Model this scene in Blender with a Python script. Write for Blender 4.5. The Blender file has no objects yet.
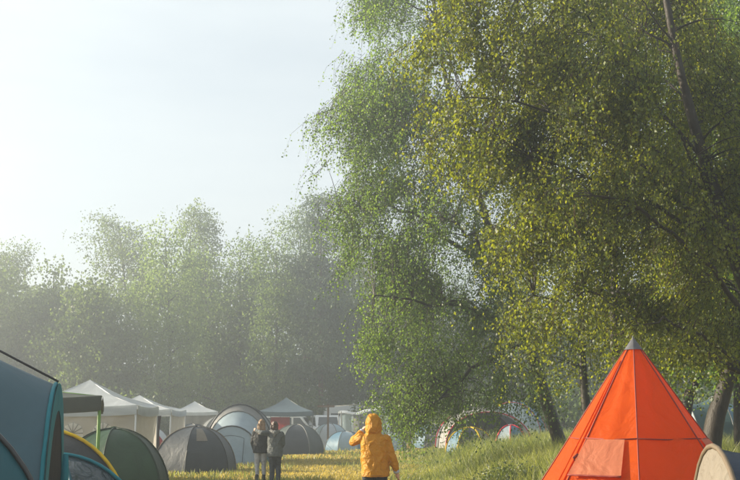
import bpy, bmesh, math, random
import numpy as np
from mathutils import Vector, noise as mnoise

# ------------------------------------------------------------------ camera, sky, sun, exposure
scene = bpy.context.scene
COL = scene.collection
F_PX, CX, CY, CAM_H = 1028.0, 370.0, 240.0, 1.70
PITCH = math.atan(178.0 / F_PX)
cam_data = bpy.data.cameras.new('camera')
cam_data.lens = 36.0 * F_PX / 740.0
cam_data.sensor_width = 36.0
cam_data.clip_start = 0.1
cam_data.clip_end = 3000
cam = bpy.data.objects.new('camera', cam_data)
COL.objects.link(cam)
cam.location = (0, 0, CAM_H)
cam.rotation_euler = (math.radians(90) + PITCH, 0, 0)
scene.camera = cam

SUN_EL, SUN_AZ = math.radians(20), math.radians(-79)     # azimuth clockwise from +Y
world = bpy.data.worlds.new('World')
scene.world = world
world.use_nodes = True
wn = world.node_tree
for n in list(wn.nodes):
    wn.nodes.remove(n)
wo = wn.nodes.new('ShaderNodeOutputWorld')
wb = wn.nodes.new('ShaderNodeBackground')
ws = wn.nodes.new('ShaderNodeTexSky')
ws.sky_type = 'NISHITA'
ws.sun_disc = False
ws.sun_elevation = SUN_EL
ws.sun_rotation = SUN_AZ
ws.altitude = 0
ws.air_density = 1.0
ws.dust_density = 1.6
ws.ozone_density = 1.0
wb.inputs['Strength'].default_value = 0.058
# thin even veil of high cloud over the clear sky
wv = wn.nodes.new('ShaderNodeMix')
wv.data_type = 'RGBA'
wtc = wn.nodes.new('ShaderNodeTexCoord')
wmap = wn.nodes.new('ShaderNodeMapping')
wmap.inputs['Scale'].default_value = (1.0, 1.0, 5.0)
wns = wn.nodes.new('ShaderNodeTexNoise')
wns.inputs['Scale'].default_value = 2.2
wns.inputs['Detail'].default_value = 5
wns.inputs['Roughness'].default_value = .55
wmr = wn.nodes.new('ShaderNodeMapRange')
wmr.inputs['From Min'].default_value = .3
wmr.inputs['From Max'].default_value = .7
wmr.inputs['To Min'].default_value = .62
wmr.inputs['To Max'].default_value = .82
wn.links.new(wtc.outputs['Generated'], wmap.inputs['Vector'])
wn.links.new(wmap.outputs[0], wns.inputs['Vector'])
wn.links.new(wns.outputs['Fac'], wmr.inputs['Value'])
wn.links.new(wmr.outputs[0], wv.inputs['Factor'])
wv.inputs['B'].default_value = (6.2, 6.65, 6.7, 1)
wn.links.new(ws.outputs[0], wv.inputs['A'])
wn.links.new(wv.outputs['Result'], wb.inputs['Color'])
wn.links.new(wb.outputs[0], wo.inputs['Surface'])

sun_data = bpy.data.lights.new('sun', 'SUN')
sun_data.energy = 5.0
sun_data.angle = math.radians(0.53)
sun_data.color = (1.0, 0.87, 0.66)
sun = bpy.data.objects.new('sun', sun_data)
COL.objects.link(sun)
sd = Vector((math.sin(SUN_AZ) * math.cos(SUN_EL), math.cos(SUN_AZ) * math.cos(SUN_EL), math.sin(SUN_EL)))
sun.rotation_euler = sd.to_track_quat('Z', 'Y').to_euler()
sun.location = (-30, 20, 40)

vs = scene.view_settings
vs.view_transform = 'Standard'
vs.look = 'None'
vs.gamma = 1.0
vs.use_curve_mapping = False
vs.exposure = 1.5
HAZE_DENSITY = 0.0044
HAZE_ANISO = 0.65

scene.render.engine = 'CYCLES'
cy = scene.cycles
cy.max_bounces = 7
cy.diffuse_bounces = 2
cy.glossy_bounces = 1
cy.transmission_bounces = 3
cy.volume_bounces = 0
cy.transparent_max_bounces = 4
cy.caustics_reflective = False
cy.caustics_refractive = False
cy.sample_clamp_indirect = 4.0
cy.use_denoising = True
try:
    cy.denoiser = 'OPENIMAGEDENOISE'
except Exception:
    pass

RNG = np.random.default_rng(7)
random.seed(7)
CAMP = np.array([0, 0, CAM_H])


def at(px, py, D):
    """the point of the place seen at a photograph pixel, D metres ahead"""
    u, v = (px - CX) / F_PX, (CY - py) / F_PX
    t = D / (math.cos(PITCH) - v * math.sin(PITCH))
    return np.array([u * t, D, CAM_H + t * (v * math.cos(PITCH) + math.sin(PITCH))])


def sstep(a):
    a = np.clip(a, 0, 1)
    return a * a * (3 - 2 * a)


def gz(x, y):
    x = np.asarray(x, float)
    y = np.asarray(y, float)
    r = 0.035 * np.sin(.35 * x + 1) * np.sin(.3 * y) + 0.02 * np.sin(1.1 * x + .5 * y)
    bank = .45 * sstep((x - 1.6 - .02 * (y - 20)) / 3.5) * sstep((y - 15.5) / 5)
    return r + bank


# ------------------------------------------------------------------ materials
def newmat(name):
    m = bpy.data.materials.new(name)
    m.use_nodes = True
    nt = m.node_tree
    for n in list(nt.nodes):
        nt.nodes.remove(n)
    out = nt.nodes.new('ShaderNodeOutputMaterial')
    return m, nt, out


def rgba(c):
    return (c[0], c[1], c[2], 1)


def fabric(name, c, trans=.3, rough=.55, bump=.25, scale=2.5, tcol=None, var=.12, spec=.3):
    m, nt, out = newmat(name)
    N = nt.nodes.new
    L = nt.links.new
    tc = N('ShaderNodeTexCoord')
    nz = N('ShaderNodeTexNoise')
    nz.inputs['Scale'].default_value = scale
    nz.inputs['Detail'].default_value = 5
    nz.inputs['Distortion'].default_value = 1.2
    L(tc.outputs['Object'], nz.inputs['Vector'])
    mp = N('ShaderNodeMapRange')
    mp.inputs['From Min'].default_value = .3
    mp.inputs['From Max'].default_value = .7
    mp.inputs['To Min'].default_value = 1 - var
    mp.inputs['To Max'].default_value = 1 + var
    L(nz.outputs['Fac'], mp.inputs['Value'])
    mul = N('ShaderNodeMix')
    mul.data_type = 'RGBA'
    mul.blend_type = 'MULTIPLY'
    mul.inputs['Factor'].default_value = 1
    mul.inputs['A'].default_value = rgba(c)
    L(mp.outputs[0], mul.inputs['B'])
    bp = N('ShaderNodeBump')
    bp.inputs['Strength'].default_value = bump
    bp.inputs['Distance'].default_value = .14
    L(nz.outputs['Fac'], bp.inputs['Height'])
    pr = N('ShaderNodeBsdfPrincipled')
    pr.inputs['Roughness'].default_value = rough
    pr.inputs['Specular IOR Level'].default_value = spec
    L(mul.outputs['Result'], pr.inputs['Base Color'])
    L(bp.outputs[0], pr.inputs['Normal'])
    if trans > 0:
        tr = N('ShaderNodeBsdfTranslucent')
        tr.inputs['Color'].default_value = rgba(tcol or c)
        L(bp.outputs[0], tr.inputs['Normal'])
        mx = N('ShaderNodeMixShader')
        mx.inputs[0].default_value = trans
        L(pr.outputs[0], mx.inputs[1])
        L(tr.outputs[0], mx.inputs[2])
        L(mx.outputs[0], out.inputs['Surface'])
    else:
        L(pr.outputs[0], out.inputs['Surface'])
    return m


def plain(name, c, rough=.5, metal=0, spec=.5, var=.1, scale=6):
    m, nt, out = newmat(name)
    N = nt.nodes.new
    L = nt.links.new
    tc = N('ShaderNodeTexCoord')
    nz = N('ShaderNodeTexNoise')
    nz.inputs['Scale'].default_value = scale
    nz.inputs['Detail'].default_value = 4
    L(tc.outputs['Object'], nz.inputs['Vector'])
    mp = N('ShaderNodeMapRange')
    mp.inputs['To Min'].default_value = 1 - var
    mp.inputs['To Max'].default_value = 1 + var
    L(nz.outputs['Fac'], mp.inputs['Value'])
    mul = N('ShaderNodeMix')
    mul.data_type = 'RGBA'
    mul.blend_type = 'MULTIPLY'
    mul.inputs['Factor'].default_value = 1
    mul.inputs['A'].default_value = rgba(c)
    L(mp.outputs[0], mul.inputs['B'])
    pr = N('ShaderNodeBsdfPrincipled')
    pr.inputs['Roughness'].default_value = rough
    pr.inputs['Metallic'].default_value = metal
    pr.inputs['Specular IOR Level'].default_value = spec
    L(mul.outputs['Result'], pr.inputs['Base Color'])
    L(pr.outputs[0], out.inputs['Surface'])
    return m


def leafmat(name, dark, light, trans=.5, tlight=None, gloss=.04):
    """leaf colour from the per-leaf attribute 'tone'; light passes through the blade"""
    m, nt, out = newmat(name)
    N = nt.nodes.new
    L = nt.links.new
    a = N('ShaderNodeAttribute')
    a.attribute_name = 'tone'
    mx = N('ShaderNodeMix')
    mx.data_type = 'RGBA'
    mx.inputs['A'].default_value = rgba(dark)
    mx.inputs['B'].default_value = rgba(light)
    L(a.outputs['Fac'], mx.inputs['Factor'])
    mt = N('ShaderNodeMix')
    mt.data_type = 'RGBA'
    tl = tlight or (light[0] * 1.9, light[1] * 1.7, light[2] * .9)
    mt.inputs['A'].default_value = rgba((tl[0] * .38, tl[1] * .48, tl[2] * .45))
    mt.inputs['B'].default_value = rgba(tl)
    L(a.outputs['Fac'], mt.inputs['Factor'])
    d = N('ShaderNodeBsdfDiffuse')
    t = N('ShaderNodeBsdfTranslucent')
    L(mx.outputs['Result'], d.inputs['Color'])
    L(mt.outputs['Result'], t.inputs['Color'])
    s1 = N('ShaderNodeMixShader')
    s1.inputs[0].default_value = trans
    L(d.outputs[0], s1.inputs[1])
    L(t.outputs[0], s1.inputs[2])
    g = N('ShaderNodeBsdfGlossy')
    g.inputs['Roughness'].default_value = .5
    s2 = N('ShaderNodeMixShader')
    s2.inputs[0].default_value = gloss
    L(s1.outputs[0], s2.inputs[1])
    L(g.outputs[0], s2.inputs[2])
    L(s2.outputs[0], out.inputs['Surface'])
    return m


def barkmat(name, c1, c2, scale=5, sharp=.1, mid=.5):
    m, nt, out = newmat(name)
    N = nt.nodes.new
    L = nt.links.new
    tc = N('ShaderNodeTexCoord')
    mpn = N('ShaderNodeMapping')
    mpn.inputs['Scale'].default_value = (1, 1, .45)
    L(tc.outputs['Object'], mpn.inputs['Vector'])
    nz = N('ShaderNodeTexNoise')
    nz.inputs['Scale'].default_value = scale
    nz.inputs['Detail'].default_value = 8
    nz.inputs['Roughness'].default_value = .7
    L(mpn.outputs[0], nz.inputs['Vector'])
    cr = N('ShaderNodeValToRGB')
    cr.color_ramp.elements[0].position = mid - sharp
    cr.color_ramp.elements[0].color = rgba(c1)
    cr.color_ramp.elements[1].position = mid + sharp
    cr.color_ramp.elements[1].color = rgba(c2)
    L(nz.outputs['Fac'], cr.inputs[0])
    bp = N('ShaderNodeBump')
    bp.inputs['Strength'].default_value = .8
    bp.inputs['Distance'].default_value = .04
    L(nz.outputs['Fac'], bp.inputs['Height'])
    pr = N('ShaderNodeBsdfPrincipled')
    pr.inputs['Roughness'].default_value = .4
    pr.inputs['Specular IOR Level'].default_value = .2
    L(cr.outputs[0], pr.inputs['Base Color'])
    L(bp.outputs[0], pr.inputs['Normal'])
    L(pr.outputs[0], out.inputs['Surface'])
    return m


def groundmat():
    m, nt, out = newmat('meadow_soil_and_turf')
    N = nt.nodes.new
    L = nt.links.new
    tc = N('ShaderNodeTexCoord')
    n1 = N('ShaderNodeTexNoise')
    n1.inputs['Scale'].default_value = .45
    n1.inputs['Detail'].default_value = 6
    L(tc.outputs['Object'], n1.inputs['Vector'])
    n2 = N('ShaderNodeTexNoise')
    n2.inputs['Scale'].default_value = 9
    n2.inputs['Detail'].default_value = 6
    L(tc.outputs['Object'], n2.inputs['Vector'])
    c1 = N('ShaderNodeValToRGB')
    e = c1.color_ramp.elements
    e[0].position, e[0].color = .36, (.14, .135, .035, 1)
    e[1].position, e[1].color = .64, (.36, .275, .095, 1)
    L(n1.outputs['Fac'], c1.inputs[0])
    c2 = N('ShaderNodeValToRGB')
    c2.color_ramp.elements[0].position, c2.color_ramp.elements[0].color = .3, (.55, .55, .5, 1)
    c2.color_ramp.elements[1].position, c2.color_ramp.elements[1].color = .7, (1.25, 1.2, 1.1, 1)
    L(n2.outputs['Fac'], c2.inputs[0])
    mul = N('ShaderNodeMix')
    mul.data_type = 'RGBA'
    mul.blend_type = 'MULTIPLY'
    mul.inputs['Factor'].default_value = 1
    L(c1.outputs[0], mul.inputs['A'])
    L(c2.outputs[0], mul.inputs['B'])
    bp = N('ShaderNodeBump')
    bp.inputs['Strength'].default_value = .4
    bp.inputs['Distance'].default_value = .08
    L(n2.outputs['Fac'], bp.inputs['Height'])
    pr = N('ShaderNodeBsdfPrincipled')
    pr.inputs['Roughness'].default_value = .95
    pr.inputs['Specular IOR Level'].default_value = .1
    L(mul.outputs['Result'], pr.inputs['Base Color'])
    L(bp.outputs[0], pr.inputs['Normal'])
    L(pr.outputs[0], out.inputs['Surface'])
    return m


M = {}
M['ground'] = groundmat()
M['bark'] = barkmat('birch_bark', (.025, .022, .018), (.10, .09, .072), 4, .16, .58)
M['bark_dark'] = barkmat('dark_bark', (.02, .017, .013), (.06, .05, .04), 6, .2, .5)
M['bark_pine'] = barkmat('pine_bark', (.05, .03, .02), (.14, .08, .05), 4, .2, .5)
M['twig'] = plain('twig_bark', (.045, .03, .02), .9, spec=.1)
M['leaf_birch'] = leafmat('birch_leaf', (.018, .050, .014), (.085, .145, .032), .54, (.30, .44, .05), .035)
M['leaf_gold'] = leafmat('birch_leaf_warm', (.018, .044, .008), (.105, .14, .016), .54, (.42, .44, .022), .035)
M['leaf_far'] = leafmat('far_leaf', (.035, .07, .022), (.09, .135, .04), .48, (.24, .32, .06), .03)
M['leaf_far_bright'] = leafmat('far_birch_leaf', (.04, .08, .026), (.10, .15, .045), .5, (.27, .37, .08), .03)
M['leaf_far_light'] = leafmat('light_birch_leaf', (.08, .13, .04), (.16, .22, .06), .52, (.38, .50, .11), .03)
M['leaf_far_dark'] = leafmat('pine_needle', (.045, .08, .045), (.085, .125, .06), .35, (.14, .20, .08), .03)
M['grass'] = leafmat('meadow_grass', (.15, .15, .03), (.44, .34, .085), .5, (.70, .52, .09), .04)
M['tallgrass'] = leafmat('tall_grass', (.07, .12, .02), (.29, .28, .09), .5, (.48, .49, .08), .04)
M['weed'] = leafmat('shade_clump_leaf', (.045, .08, .02), (.09, .12, .03), .45, (.2, .24, .03), .05)  # dark leaf colour that stands in for shade on the grass
M['orange'] = fabric('orange_nylon', (.62, .098, .004), .55, .5, .35, 2.2, (.72, .112, .003), .06, .15)
_p = [n for n in M['orange'].node_tree.nodes if n.type == 'BSDF_PRINCIPLED'][0]
_p.inputs['Sheen Weight'].default_value = .4
_p.inputs['Sheen Roughness'].default_value = .35
_p.inputs['Sheen Tint'].default_value = (1, .6, .3, 1)
M['orange_pale'] = fabric('pale_orange_mesh', (.52, .18, .09), .45, .6, .3, 3, (.58, .20, .09), .05)
M['seam_red'] = plain('dark_red_seam', (.22, .025, .012), .7)
M['grey_cap'] = fabric('grey_cap', (.10, .10, .11), .1, .6)
M['bluegrey'] = fabric('blue_grey_polyester', (.055, .11, .14), .2, .5, .12, 1.3)
M['teal'] = fabric('teal_polyester', (.010, .19, .24), .25, .5, .15, 2)
M['teal_dark'] = fabric('dark_teal_polyester', (.012, .085, .11), .2, .45, .2, 2)
M['black_mesh'] = fabric('black_mesh', (.012, .014, .018), .05, .8, .1)
M['black'] = plain('black_rubber', (.012, .012, .014), .5)
M['pole_dark'] = plain('dark_fibreglass_pole', (.02, .02, .025), .4)
M['pole_grey'] = plain('grey_pole', (.16, .16, .15), .5)
M['yellow_trim'] = fabric('yellow_trim', (.80, .56, .015), .35, .5, .05)
M['olive_trim'] = fabric('olive_trim', (.32, .29, .03), .3, .5, .05)
M['charcoal'] = fabric('charcoal_polyester', (.022, .025, .028), .1, .45, .2)
M['dark_gloss'] = fabric('dark_shiny_polyester', (.018, .035, .045), .1, .25, .5, 4, spec=.6)
M['green'] = fabric('forest_green_polyester', (.028, .068, .034), .2, .5, .2, 2)
M['green_dark'] = fabric('dark_green_polyester', (.022, .045, .026), .2, .5, .2, 2)
M['canopy_green'] = fabric('grey_green_canopy', (.06, .07, .06), .25, .6, .15, 2)
M['lime'] = plain('lime_green_leg', (.11, .24, .025), .5)
M['white_canopy'] = fabric('white_canopy', (.50, .54, .58), .35, .6, .12, 1.6)
M['white_wall'] = fabric('white_wall_sheet', (.46, .44, .41), .45, .6, .15, 2)
M['window_film'] = fabric('painted_bright_window_film', (.92, .90, .86), .6, .3, .08)  # near-white colour stands in for daylight through the windows
M['white_leg'] = plain('white_leg', (.62, .62, .62), .5)
M['slate'] = fabric('slate_grey_polyester', (.055, .063, .072), .15, .5, .2, 2)
M['slate_lt'] = fabric('light_slate_polyester', (.17, .18, .185), .25, .5, .2, 2)
M['cream'] = fabric('cream_cotton', (.27, .235, .19), .3, .7, .5, 5)
M['tan'] = plain('tan_piping', (.13, .095, .06), .7)
M['navy'] = fabric('navy_polyester', (.012, .022, .045), .1, .45, .2)
M['paleblue'] = fabric('pale_blue_polyester', (.34, .42, .47), .35, .5, .15, 2)
M['grey_clear'] = fabric('smoky_grey_sheet', (.26, .26, .26), .4, .5, .15, 2)
M['slateblue'] = fabric('blue_grey_canopy', (.10, .14, .17), .25, .6, .15, 2)
M['greygreen'] = fabric('grey_green_polyester', (.065, .08, .075), .18, .5, .2, 2)
M['red'] = fabric('red_polyester', (.42, .04, .04), .35, .5, .15)
M['redtrim'] = fabric('red_trim', (.60, .04, .06), .3, .5, .1)
M['brown_cloth'] = fabric('brown_curtain', (.05, .03, .025), .15, .8, .3, 6)
M['bluewhite'] = fabric('bluish_tarp', (.40, .50, .56), .35, .5, .3, 2)
M['grey_white'] = fabric('dirty_white_sheet', (.42, .41, .39), .35, .6, .3, 3)
M['bluetent'] = fabric('blue_tent', (.12, .23, .32), .3, .5, .2, 2)
M['aqua'] = fabric('grey_aqua_tent', (.06, .11, .11), .3, .5, .2, 2)
M['wood'] = plain('weathered_wood', (.14, .09, .055), .85, var=.3, scale=12)
M['car_white'] = plain('white_car_paint', (.62, .63, .63), .25)
M['glass'] = plain('dark_glass', (.03, .04, .045), .08, spec=.8)
M['tyre'] = plain('tyre_rubber', (.02, .02, .02), .8)
M['rim'] = plain('wheel_rim', (.4, .4, .4), .35, metal=.7)
M['lamp_red'] = plain('red_lamp_lens', (.35, .02, .015), .25)
M['lamp_clear'] = plain('headlight_lens', (.55, .55, .52), .15)
M['cord'] = plain('pale_guy_cord', (.42, .40, .34), .8)
M['steel'] = plain('steel_peg', (.35, .35, .35), .4, metal=.8)
M['skin'] = plain('skin', (.50, .29, .20), .55, var=.05)
M['rain_yellow'] = fabric('mustard_raincoat', (.56, .25, .008), .18, .5, .55, 7, (.6, .24, .008), .06)
M['rain_dark'] = plain('raincoat_seam', (.32, .14, .012), .7)
M['cuff'] = fabric('pale_blue_cuff', (.42, .48, .58), .1, .8, .3, 8)
M['denim'] = fabric('dark_denim', (.022, .028, .042), 0, .8, .4, 9)
M['black_jacket'] = fabric('black_jacket', (.022, .024, .026), 0, .7, .5, 8)
M['grey_coat'] = fabric('grey_green_coat', (.105, .115, .115), 0, .75, .5, 8)
M['pale_leggings'] = fabric('pale_grey_leggings', (.40, .40, .42), 0, .8, .4, 9)
M['dark_trousers'] = fabric('dark_grey_trousers', (.045, .05, .055), 0, .8, .4, 9)
M['hair_fair'] = plain('fair_brown_hair', (.20, .125, .065), .6, var=.5, scale=60)
M['hair_dark'] = plain('reddish_brown_hair', (.07, .035, .025), .6, var=.5, scale=60)
M['fur'] = fabric('pale_hood_lining', (.30, .30, .29), .1, .9, .8, 20)
M['boot'] = plain('black_boot', (.018, .017, .016), .6)


# ------------------------------------------------------------------ object helpers
def thing(name, label, cat, loc=(0, 0, 0), rotz=0, group=None):
    o = bpy.data.objects.new(name, None)
    COL.objects.link(o)
    o.empty_display_size = .2
    o.location = loc
    o.rotation_euler = (0, 0, rotz)
    o['label'] = label
    o['category'] = cat
    if group:
        o['group'] = group
    return o


def mk(name, verts, faces, mat, parent=None, smooth=True):
    me = bpy.data.meshes.new(name)
    me.from_pydata([tuple(v) for v in verts], [], [tuple(f) for f in faces])
    me.materials.append(mat)
    if smooth:
        me.polygons.foreach_set('use_smooth', [True] * len(me.polygons))
    me.update()
    o = bpy.data.objects.new(name, me)
    COL.objects.link(o)
    if parent:
        o.parent = parent
    return o


def mk_np(name, V, quads=None, tris=None, mat=None, parent=None, smooth=False, tone=None):
    """fast mesh from arrays; tone: float per vertex"""
    me = bpy.data.meshes.new(name)
    nq = 0 if quads is None else len(quads)
    nt = 0 if tris is None else len(tris)
    me.vertices.add(len(V))
    me.vertices.foreach_set('co', np.asarray(V, np.float32).ravel())
    idx = []
    if nq:
        idx.append(np.asarray(quads, np.int32).ravel())
    if nt:
        idx.append(np.asarray(tris, np.int32).ravel())
    idx = np.concatenate(idx)
    me.loops.add(len(idx))
    me.loops.foreach_set('vertex_index', idx)
    me.polygons.add(nq + nt)
    starts = np.concatenate([np.arange(nq) * 4, nq * 4 + np.arange(nt) * 3]).astype(np.int32)
    me.polygons.foreach_set('loop_start', starts)
    if smooth:
        me.polygons.foreach_set('use_smooth', np.ones(nq + nt, bool))
    me.update(calc_edges=True)
    if tone is not None:
        a = me.attributes.new('tone', 'FLOAT', 'POINT')
        a.data.foreach_set('value', np.asarray(tone, np.float32))
    me.materials.append(mat)
    o = bpy.data.objects.new(name, me)
    COL.objects.link(o)
    if parent:
        o.parent = parent
    return o


def tubes(P, R, sides=6):
    """P (N,K,3), R (N,K): N tapered tubes as one vertex / quad array"""
    P = np.asarray(P, float)
    R = np.asarray(R, float)
    N, K, _ = P.shape
    T = np.gradient(P, axis=1)
    T /= np.linalg.norm(T, axis=2, keepdims=True) + 1e-9
    ref = np.where(np.abs(T[..., 2:3]) > .9, np.array([1., 0, 0]), np.array([0, 0, 1.]))
    A = np.cross(T, ref)
    A /= np.linalg.norm(A, axis=2, keepdims=True) + 1e-9
    B = np.cross(T, A)
    ang = np.arange(sides) / sides * 2 * np.pi
    V = P[:, :, None, :] + R[:, :, None, None] * (np.cos(ang)[None, None, :, None] * A[:, :, None, :] + np.sin(ang)[None, None, :, None] * B[:, :, None, :])
    n_, k_, s_ = np.meshgrid(np.arange(N), np.arange(K - 1), np.arange(sides), indexing='ij')
    s2 = (s_ + 1) % sides
    b = n_ * K * sides
    Q = np.stack([b + k_ * sides + s_, b + k_ * sides + s2, b + (k_ + 1) * sides + s2, b + (k_ + 1) * sides + s_], -1).reshape(-1, 4)
    return V.reshape(-1, 3), Q


def tube(name, pts, r, mat, parent, sides=6):
    pts = np.asarray(pts, float)
    R = np.full(len(pts), r) if np.isscalar(r) else np.asarray(r, float)
    V, Q = tubes(pts[None], R[None], sides)
    n = len(pts)
    faces = [tuple(q) for q in Q] + [tuple(range(sides))[::-1], tuple(range((n - 1) * sides, n * sides))]
    return mk(name, V, faces, mat, parent)


def grid_mesh(name, G, mat, parent, smooth=True):
    G = np.asarray(G, float)
    a, b, _ = G.shape
    i, j = np.meshgrid(np.arange(a - 1), np.arange(b - 1), indexing='ij')
    Q = np.stack([i * b + j, (i + 1) * b + j, (i + 1) * b + j + 1, i * b + j + 1], -1).reshape(-1, 4)
    return mk(name, G.reshape(-1, 3), Q, mat, parent, smooth)


def box(name, c, s, mat, parent, bev=.02, rz=0):
    bm = bmesh.new()
    bmesh.ops.create_cube(bm, size=1)
    bmesh.ops.scale(bm, vec=s, verts=bm.verts)
    if bev:
        bmesh.ops.bevel(bm, geom=bm.edges[:], offset=min(bev, min(s) * .4), segments=2, affect='EDGES')
    me = bpy.data.meshes.new(name)
    bm.to_mesh(me)
    bm.free()
    me.materials.append(mat)
    o = bpy.data.objects.new(name, me)
    COL.objects.link(o)
    o.location = c
    o.rotation_euler = (0, 0, rz)
    if parent:
        o.parent = parent
    return o


def bez(a, b, c, n):
    t = np.linspace(0, 1, n)[:, None]
    a, b, c = map(lambda q: np.asarray(q, float), (a, b, c))
    return (1 - t) ** 2 * a + 2 * t * (1 - t) * b + t * t * c


# ------------------------------------------------------------------ ground
def axis(lo, hi, n, p=2.2):
    t = np.linspace(-1, 1, n)
    s = np.sign(t) * np.abs(t) ** p
    return np.where(s < 0, -s * lo, s * hi)


gx = axis(-240, 240, 150)
gy = 25 + axis(-85, 320, 190)
X, Y = np.meshgrid(gx, gy, indexing='ij')
ground = grid_mesh('ground', np.stack([X, Y, gz(X, Y)], -1), M['ground'], None)
ground['kind'] = 'structure'
ground['label'] = 'dry meadow ground of the campsite'


# ------------------------------------------------------------------ grass
def blades(name, n, xy, h, w, lean, mat, label, rng, tone=None):
    x, y = xy
    z = gz(x, y) - .01
    a = rng.uniform(0, 2 * np.pi, n)
    wx, wy = np.cos(a) * w * .5, np.sin(a) * w * .5
    b = rng.uniform(0, 2 * np.pi, n)
    ln = lean * rng.uniform(.2, 1, n) * h
    dx, dy = np.cos(b) * ln, np.sin(b) * ln
    V = np.empty((n, 5, 3))
    V[:, 0] = np.stack([x - wx, y - wy, z], -1)
    V[:, 1] = np.stack([x + wx, y + wy, z], -1)
    V[:, 2] = np.stack([x + .8 * wx + .35 * dx, y + .8 * wy + .35 * dy, z + .6 * h], -1)
    V[:, 3] = np.stack([x - .8 * wx + .35 * dx, y - .8 * wy + .35 * dy, z + .6 * h], -1)
    V[:, 4] = np.stack([x + dx, y + dy, z + h], -1)
    i = np.arange(n)[:, None] * 5
    t = rng.uniform(0, 1, n) if tone is None else tone
    T = np.repeat(t[:, None], 5, 1)
    o = mk_np(name, V.reshape(-1, 3), i + np.array([[0, 1, 2, 3]]), i + np.array([[3, 2, 4]]), mat, None, False, T.ravel())
    o['kind'] = 'stuff'
    o['label'] = label
    o['category'] = 'grass'
    return o


def patch(x, y, s, k=0.):
    return .5 + .5 * np.sin(x * s + 1.3 * np.sin(y * s * .7 + k) + k) * np.cos(y * s * .9 + 1.7 * np.sin(x * s * .6) + k)


n = 100000
u = RNG.uniform(-.36, .12, n)
yy = 24 + 62 * RNG.uniform(0, 1, n) ** 1.7
xx = u * yy
h = RNG.uniform(.03, .09, n) * (0.6 + 1.2 * patch(xx, yy, 1.1))
tn = np.clip(.25 + .75 * patch(xx, yy, .6, 2) + RNG.normal(0, .2, n), 0, 1)
blades('short_grass', n, (xx, yy), h, .012 + .0006 * yy, .7, M['grass'], 'short sunlit yellow grass of the trodden path', RNG, tn)

n = 16000
u = RNG.uniform(-.33, .10, n)
yy = 26 + 55 * RNG.uniform(0, 1, n) ** 1.5
xx = u * yy
keep = patch(xx, yy, .9, 4) > .62
xx, yy = xx[keep], yy[keep]
n = len(xx)
blades('tufted_grass', n, (xx, yy), RNG.uniform(.10, .26, n), .014 + .0005 * yy, .6, M['tallgrass'], 'loose taller tufts growing between tents and path', RNG)

n = 75000
yy = 17.5 + 34 * RNG.uniform(0, 1, n) ** 1.35
xx = .3 + .035 * yy + (9 + .12 * yy) * RNG.uniform(0, 1, n) ** 1.15 - .6
hh = sstep((xx - .2 - .03 * yy) / 2.6) * (.5 + .5 * patch(xx, yy, 1.3, 1)) * RNG.uniform(.35, 1.0, n) * .9 + .08
keep = (np.hypot(xx - 3.0, yy - 11.6) > 3) & ~((yy < 20) & (xx > 9))
xx, yy, hh = xx[keep], yy[keep], hh[keep]
n = len(xx)
tn = np.clip(.15 + .6 * patch(xx, yy, .8, 3) + RNG.normal(0, .22, n), 0, 1)
blades('tall_grass', n, (xx, yy), hh, .012 + .0004 * yy, .75, M['tallgrass'], 'tall unmown yellow-green grass under the birches', RNG, tn)


# ------------------------------------------------------------------ trees
def unit(n, rng):
    v = rng.normal(0, 1, (n, 3))
    return v / (np.linalg.norm(v, axis=1, keepdims=True) + 1e-9)


def leaf_quads(P, D, size, width, rng):
    n = len(P)
    S = np.cross(D, unit(n, rng))
    S /= np.linalg.norm(S, axis=1, keepdims=True) + 1e-9
    sz = size * rng.uniform(.65, 1.25, n)[:, None]
    V = np.empty((n, 4, 3))
    V[:, 0] = P
    V[:, 1] = P + D * sz * .42 + S * sz * width * .5
    V[:, 2] = P + D * sz
    V[:, 3] = P + D * sz * .42 - S * sz * width * .5
    return V.reshape(-1, 3), (np.arange(n)[:, None] * 4 + np.arange(4)[None])


def in_lobes(lobes, n, rng, shell=2.4, gap=.0, nscale=.5, seed=0, zmin=.6):
    vol = np.array([(l[1][0] * l[1][1] * l[1][2]) ** .8 for l in lobes])
    out = []
    while len(out) < n:
        k = rng.choice(len(lobes), p=vol / vol.sum())
        c, r = lobes[k]
        p = np.asarray(c) + unit(1, rng)[0] * (rng.uniform() ** (1 / shell)) * np.asarray(r)
        if p[2] < zmin:
            continue
        if gap and mnoise.noise(Vector(p * nscale) + Vector((seed * 7.1, 3.3, 1.7))) < gap:
            continue
        out.append(p)
    return np.array(out)


def trunk_mesh(pts, r, parent, mat, seed, sides=14):
    """tapered trunk with root flare and an uneven surface"""
    pts = np.asarray(pts, float)
    k = 26
    t = np.linspace(0, len(pts) - 1, k)
    i = np.clip(t.astype(int), 0, len(pts) - 2)
    f = (t - i)[:, None]
    # catmull-rom
    p0, p1, p2, p3 = pts[np.clip(i - 1, 0, None)], pts[i], pts[i + 1], pts[np.clip(i + 2, None, len(pts) - 1)]
    C = .5 * ((2 * p1) + (-p0 + p2) * f + (2 * p0 - 5 * p1 + 4 * p2 - p3) * f ** 2 + (-p0 + 3 * p1 - 3 * p2 + p3) * f ** 3)
    s = np.linspace(0, 1, k)
    R = r * (1 - .86 * s ** .9) * (1 + .55 * np.exp(-s * 30))
    V, Q = tubes(C[None], R[None], sides)
    V = V.reshape(k, sides, 3)
    for a in range(k):
        for b in range(sides):
            d = V[a, b] - C[a]
            V[a, b] = C[a] + d * (1 + .16 * mnoise.noise(Vector(V[a, b] * 2.2) + Vector((seed, 0, 0))))
    o = mk('trunk', V.reshape(-1, 3), Q, mat, parent)
    return C, R


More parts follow.
